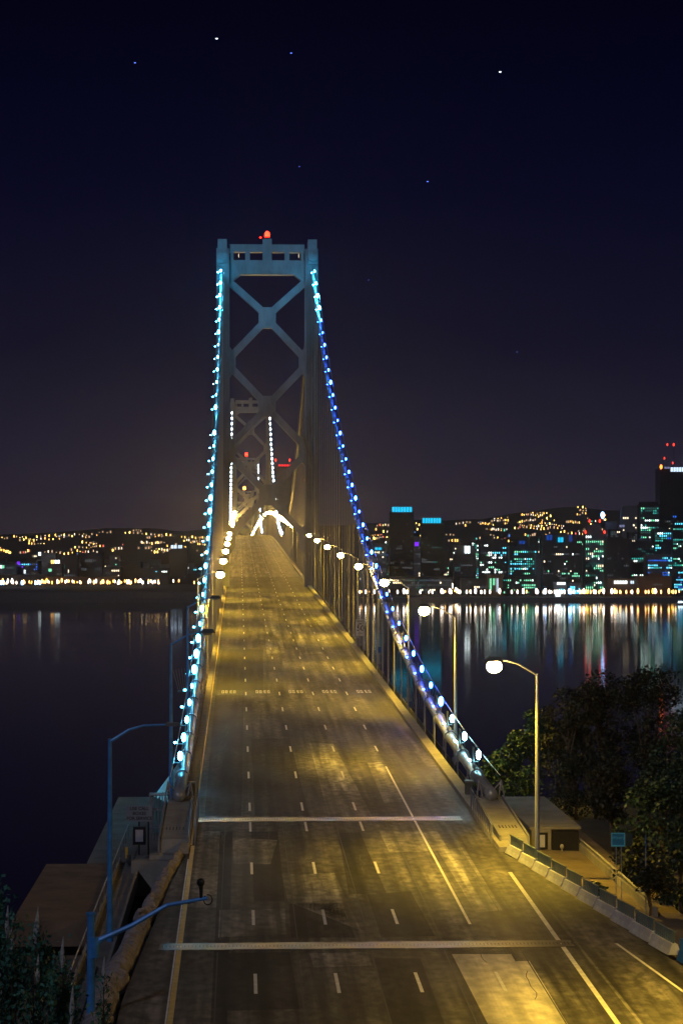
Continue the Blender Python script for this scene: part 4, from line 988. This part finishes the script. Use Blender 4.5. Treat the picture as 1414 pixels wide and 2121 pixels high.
m = MB(); m.box(-12.4, -9.2, 128.0, 128.9, CZ - 20.2, CZ - 18.2); tag(m.build('lintel_beam', M_CONC2), 'pale concrete beam closing the pit below the left cable housing', 'beam')
m = MB(); m.box(-12.6, -9.2, 128.3, 129.2, CZ - 45, CZ - 20.205); tag(m.build('pit_dark_panel', mat('pit_dark_teal', (.008, .045, .06), .5, .1, .5, .6, .1)), 'added dark teal panel that darkens the far end of the pit, under the pale beam', 'steel wall')  # added dark panel gives the pit its shade, hides the platform face
m = MB(); m.box(-12.0, -10.4, 116, 127.9, CZ - 23.0, CZ - 22.6)
tag(m.build('pit_floor', mat('teal_steel_plate', (.03, .16, .19), .4, .1, .3, 1, 0)), 'teal steel floor down in the pit beside the left road edge', 'steel floor')
m = MB(); m.box(-10.3, -9.5, 104, 127.9, CZ - 27, CZ - 19.6); tag(m.build('pit_wall', M_DARKCONC), 'dark side wall of the pit under the left road edge', 'wall')
# crumpled cover along the left road edge
def w0(y): return .26 + .36 * min(1, (128.5 - y) / 36)
def crumple():
    b = MB(); ysr = frange(72, 128.5, .28); prof = 9
    for y in ysr:
        x0 = lx(y) - .16 - w0(y)
        for j in range(prof):
            u = j / (prof - 1); ang = math.pi * (1 - u)
            w = .26 + .36 * min(1, (128.5 - y) / 36); nn = noise.noise(Vector((u * 3.0, y * 1.15, 4))) * .24 + noise.noise(Vector((u * 7, y * 2.7 + u * 3, 9))) * .12
            xx = x0 + math.cos(ang) * w * (1 + nn * .5) + noise.noise(Vector((0, y * .5, 7))) * .18
            nn *= .55; zz = D(y) - .25 + math.sin(ang) * ((.35 + w * .5) + nn * 1.3) - (.5 if j == 0 else 0) - (.0 if j < prof - 1 else .05)
            b.v.append((xx, y, zz))
    for i in range(len(ysr) - 1):
        for j in range(prof - 1):
            a = i * prof + j; b.f.append((a, a + 1, a + prof + 1, a + prof)); b.m.append(0)
    o = b.build('crumpled_cover', mat('crumpled_canvas', (.33, .30, .29), .8, 0, .4, 2.0, .6)); return o
tag(crumple(), 'crumpled tan covering draped along the left road edge beside the pit', 'tarpaulin')
# sign, box with pale panel, small posts
p = P(289, 1685, 136); t = thing('notice_sign', 'grey notice board with three lines of text, left of the cable housing', 'sign', (p.x, p.y, CZ - 19.0), rz=-YAW); hs = p.z - CZ + 19
MB().box(-.78, .78, -.03, .0, hs - .5, hs + .5).build('panel', M_SIGNG, t)
for s_, zz in (('USE CALL', .30), ('BOXES', 0), ('FOR SERVICE', -.30)): text(s_, .27, M_INK, t, (0, -.036, hs + zz), off=.004)
for x in (-.02, .55): MB().tube([(x, .04, 0), (x, .04, hs - .5)], .05, 6).build('post', M_BLACK, t)
p = P(288.5, 1731, 133.5); t = thing('control_box', 'black cabinet with a pale panel under the grey notice board', 'cabinet', (p.x, p.y, CZ - 19.0), rz=-YAW); hs = p.z - CZ + 19
MB().box(-.38, .38, 0, .4, max(.05, hs - .55), hs + .52).build('cabinet', M_BLACK, t); MB().box(-.22, .24, -.03, -.001, hs - .36, hs + .36).build('pale_panel', MATS['pale_panel'], t)
p = P(267, 1748, 131); t = thing('call_box', 'small dark post with a yellowish cap beside the black cabinet', 'post', (p.x, p.y, CZ - 19)); MB().tube([(0, 0, 0), (0, 0, .7)], .13, 8).build('post', M_DARKSTEEL, t); MB().box(-.2, -.06, -.05, .1, .5, 1.15).build('cap', mat('yellow_enamel', (.65, .42, .06), .4, 0, .1, 2, 0), t)
t = thing('ladder_cage', 'steel cage of upright bars left of the near end of the left cable', 'cage', (-11.35, 143, CZ - 19.0))
for k in range(7):
    for j in (0, 1): MB().tube([(-.6 + k * .2, j * 1.2, 0), (-.6 + k * .2, j * 1.2, 3.0 - .2 * (k % 2))], .03, 5).build('bar', M_STEEL, t)
for zz in (.8, 1.9, 2.9): MB().box(-.65, .65, -.05, 1.25, zz, zz + .07).build('hoop', M_STEEL, t)
m = MB(); m.hexa([(-11.9, 146, CZ - 18.9), (-10.8, 146, CZ - 18.9), (-10.7, 176, CZ - 18.4), (-11.3, 176, CZ - 18.4)], [(-11.8, 146, CZ - 16.5), (-10.9, 146, CZ - 16.9), (-10.7, 176, CZ - 17.3), (-11.0, 176, CZ - 17.2)])
tag(m.build('service_casing', mat('teal_casing', (.10, .28, .28), .5, 0, .2, 1, .1)), 'teal tapered casing outside the near end of the left cable', 'casing')
def fan(X, y, label):
    t = thing('wire_fan', label, 'wire guard', (X, y, D(y)))
    for k in range(11):
        u = (k - 5) / 5; MB().tube([(u * .9, 0, 0), (u * 1.5, 0, 2.5 - abs(u) * .3)], .02, 4).build('wire', M_ROPE, t)
    MB().bar((-1.0, 0, 0), (1.0, 0, 0), .1).build('base', M_DARKSTEEL, t)
fan(11.3, 212, 'fan of upright wires outside the right cable'); fan(-11.6, 232, 'fan of upright wires outside the left cable')

# ------------------------------------------------------------------ trees and shrubs
def leaf_mat(name, col):
    m = bpy.data.materials.new(name); t, b = nodes(m); b.inputs['Roughness'].default_value = .6
    oi = t.nodes.new('ShaderNodeTexCoord'); n = t.nodes.new('ShaderNodeTexNoise'); n.inputs['Scale'].default_value = .9; n.inputs['Detail'].default_value = 3
    t.links.new(oi.outputs['Object'], n.inputs['Vector'])
    cr = t.nodes.new('ShaderNodeValToRGB'); cr.color_ramp.elements[0].position = .35; cr.color_ramp.elements[1].position = .68
    cr.color_ramp.elements[0].color = (*[c * .45 for c in col], 1); cr.color_ramp.elements[1].color = (*[c * 1.6 for c in col], 1)
    t.links.new(n.outputs[0], cr.inputs[0]); t.links.new(cr.outputs[0], b.inputs['Base Color']); return m
LG = leaf_mat('leaves_green', (.018, .058, .022)); LD = leaf_mat('leaves_dark', (.015, .022, .008)); LT = leaf_mat('leaves_deep_green', (.012, .038, .022)); LO = leaf_mat('leaves_olive', (.024, .026, .009)); LP_ = leaf_mat('needles_teal', (.06, .21, .14))
M_BARK = mat('bark', (.09, .065, .045), .9, 0, .3, 3, .5)
def leaf(b, c, s, rnd, droop=0):
    d = Vector((rnd.gauss(0, 1), rnd.gauss(0, 1), rnd.gauss(0, .7) - droop)).normalized(); u = d.cross(Vector((rnd.gauss(0, 1), rnd.gauss(0, 1), rnd.gauss(0, 1)))).normalized()
    a = c + d * s; w = u * s * .35; m_ = c + d * s * .5
    b.quad([c, m_ - w, a, m_ + w])
def tree(loc, H, R_, label, lm, seed, n=7500, ls=.22, droop=0, trunk=True, name='tree', cat='tree', flat=1.0, lowz=.22):
    rnd = random.Random(seed); t = thing(name, label, cat, loc)
    lobes = []
    for i in range(16):
        a = rnd.uniform(0, 2 * math.pi); hh = rnd.uniform(lowz, .92); rr = R_ * rnd.uniform(.15, .85) * math.sin(math.pi * min(1, hh * .75 + .22)) ** .6
        lobes.append((Vector((math.cos(a) * rr, math.sin(a) * rr, H * hh)), R_ * rnd.uniform(.26, .46)))
    lobes.append((Vector((0, 0, H * .9)), R_ * .36))
    b = MB()
    for c, r in lobes:
        k = int(n / len(lobes))
        for _ in range(k):
            v = Vector((rnd.gauss(0, 1), rnd.gauss(0, 1), rnd.gauss(0, 1))).normalized() * r * rnd.uniform(.45, 1.08) ** .6
            v.z *= .8 * flat; pnt = c + v
            nz = noise.noise(pnt * .9 + Vector((seed, 0, 0)))
            if nz < -.22: continue
            leaf(b, pnt, ls * rnd.uniform(.6, 1.4), rnd, droop)
    tag(b.build('crown', lm, t), kind=None)
    tr = MB()
    if trunk:
        tr.tube([(0, 0, -1), (.1, .05, H * .25), (.05, .2, H * .5), (0, 0, H * .75)], [H * .028, H * .022, H * .014, H * .006], 8)
        for c, r in lobes[:9]:
            s = Vector((.05, .1, H * rnd.uniform(.2, .5))); tr.tube([s, s.lerp(c, .5) + Vector((0, 0, .3)), c], [H * .011, H * .007, H * .003], 5)
        tr.build('trunk', M_BARK, t)
    return t
def tr_at(px, z, H, R_, label, lm, seed, **k):
    p = P(px, 1131, z); g = CZ + gh(p.x, p.y); return tree((p.x, p.y, g), H, R_, label, lm, seed, **k)
tr_at(1040, 176, 6.8, 2.3, 'light green small tree just right of the near cable end', LG, 11, n=5200, ls=.24, droop=.6)
tr_at(1105, 172, 6.9, 2.6, 'green rounded tree behind the concrete shed', LG, 12, droop=.5)
tr_at(1175, 168, 8.7, 3.3, 'dark olive tree rising behind the shed, left part of the grove', LO, 13, n=8775)
tr_at(1245, 170, 9.6, 3.8, 'broad dark tree in the middle of the grove', LD, 14, n=10125)
tr_at(1335, 165, 10.3, 4.2, 'tallest dark tree of the right grove', LD, 15, n=11475)
tr_at(1420, 140, 9.6, 3.6, 'dark green drooping tree cut by the right edge', LT, 16, n=10125, droop=.9)
tr_at(1370, 132, 6.2, 2.6, 'bushy green tree above the cyan sign, right', LT, 17, n=5000, droop=.7)
tr_at(1262, 146, 5.4, 2.6, 'low olive tree behind the cyan sign', LO, 18, n=5000)
tr_at(1190, 158, 4.6, 2.3, 'low bush right behind the shed roof', LD, 19, n=3600, lowz=.1)
tr_at(1320, 124, 3.2, 1.7, 'small dark tree right of the cyan sign', LD, 20, n=3000)
tr_at(1405, 118, 4.6, 1.9, 'dark shrub at the right edge by the path', LT, 21, n=3400, lowz=.1)
tr_at(1232, 119, 1.5, .7, 'little bush at the foot of the handrail', LG, 22, n=900, ls=.2, lowz=.1, name='bush', cat='bush')
tr_at(1343, 113, 2.9, 1.4, 'thin trunked sapling on bare earth at the right', LD, 23, n=1200, lowz=.55)
def pine(px, z, py_top, R_, label, seed, n=3500, tips=4):
    p = P(px, py_top, z); g = CZ + gh(p.x, p.y) - .3; H = p.z - g; rnd = random.Random(seed)
    t = thing('pine_shrub', label, 'shrub', (p.x, p.y, g)); b = MB(); sh = []
    for i in range(26):
        a = rnd.uniform(0, 6.28); q = rnd.uniform(.1, 1); hh = H * (1 - q * rnd.uniform(.15, .75)); sh.append((Vector((math.cos(a) * R_ * q, math.sin(a) * R_ * q, hh)), rnd.uniform(.6, 1.1)))
    sh.append((Vector((0, 0, H)), 1.1))
    for c, s in sh:
        for _ in range(n // len(sh)):
            u = rnd.random(); r = .12 + .42 * u; a = rnd.uniform(0, 6.28); pt = c + Vector((math.cos(a) * r * rnd.random() ** .5, math.sin(a) * r * rnd.random() ** .5, -u * 2.0 * s))
            d = Vector((math.cos(a) * .7, math.sin(a) * .7, rnd.uniform(.3, 1.3))).normalized(); sd = d.cross(Vector((0, 0, 1))).normalized() * .022
            l = rnd.uniform(.14, .28); b.quad([pt - sd, pt + sd, pt + d * l])
        for _ in range(26):
            v = Vector((rnd.gauss(0, .28), rnd.gauss(0, .28), rnd.uniform(-1.6, -.1))); leaf(b, c + v, .22, rnd, -.6)
    b.build('crown', LP_, t)
    tr = MB(); tr.tube([(0, 0, -1), (0, 0, H * .9)], [.12, .03], 6)
    for c, s in sh: tr.tube([(0, 0, max(.2, c.z - 2.2)), c - Vector((0, 0, .3))], [.04, .012], 4)
    tr.build('trunk', M_BARK, t)
    for c, s in sh[-tips:]:
        ti = MB(); ti.tube([c - Vector((0, 0, .5)), c - Vector((0, 0, .2)), c + Vector((0, 0, .15)), c + Vector((.03, 0, .6))], [.04, .10, .06, .01], 7)
        ti.build('young_shoot', mat('pale_young_shoot', (.50, .50, .46), .7, 0, .4, 9, .6), t)
pine(78, 80, 1912, 1.3, 'pine shrub with a tall pale shoot, bottom left', 31)
pine(130, 77, 1975, 1.1, 'pine shrub with pale tips beside the blue pole', 32)
pine(25, 74, 1945, 1.4, 'dense pine shrub at the left edge of the bottom', 33)
pine(70, 72, 2035, 1.5, 'low pine shrub filling the bottom left corner', 34, n=5000)
pine(-12, 70, 1800, .9, 'pine branch poking in at the left edge', 35, n=2200)
pine(215, 80, 2015, .75, 'dark pine shrub at the foot of the blue lamp post', 36, n=3200)
pine(150, 70, 2080, 1.0, 'lowest pine shrub along the bottom, left of the walkway', 37, n=3200)

# ------------------------------------------------------------------ haze over the bay
HZ = 0.00005
hm = bpy.data.materials.new('night_haze'); hm.use_nodes = True; t = hm.node_tree; t.nodes.clear()
ou = t.nodes.new('ShaderNodeOutputMaterial'); pv = t.nodes.new('ShaderNodeVolumePrincipled')
pv.inputs['Color'].default_value = (0.85, 0.87, 0.95, 1); pv.inputs['Density'].default_value = HZ; pv.inputs['Anisotropy'].default_value = 0.9
t.links.new(pv.outputs[0], ou.inputs['Volume'])
hb = MB(); hb.box(-5100, 5100, -450, 8300, -95, 262); tag(hb.build('haze', hm), 'thin night haze over the whole bay', 'haze', kind='stuff')
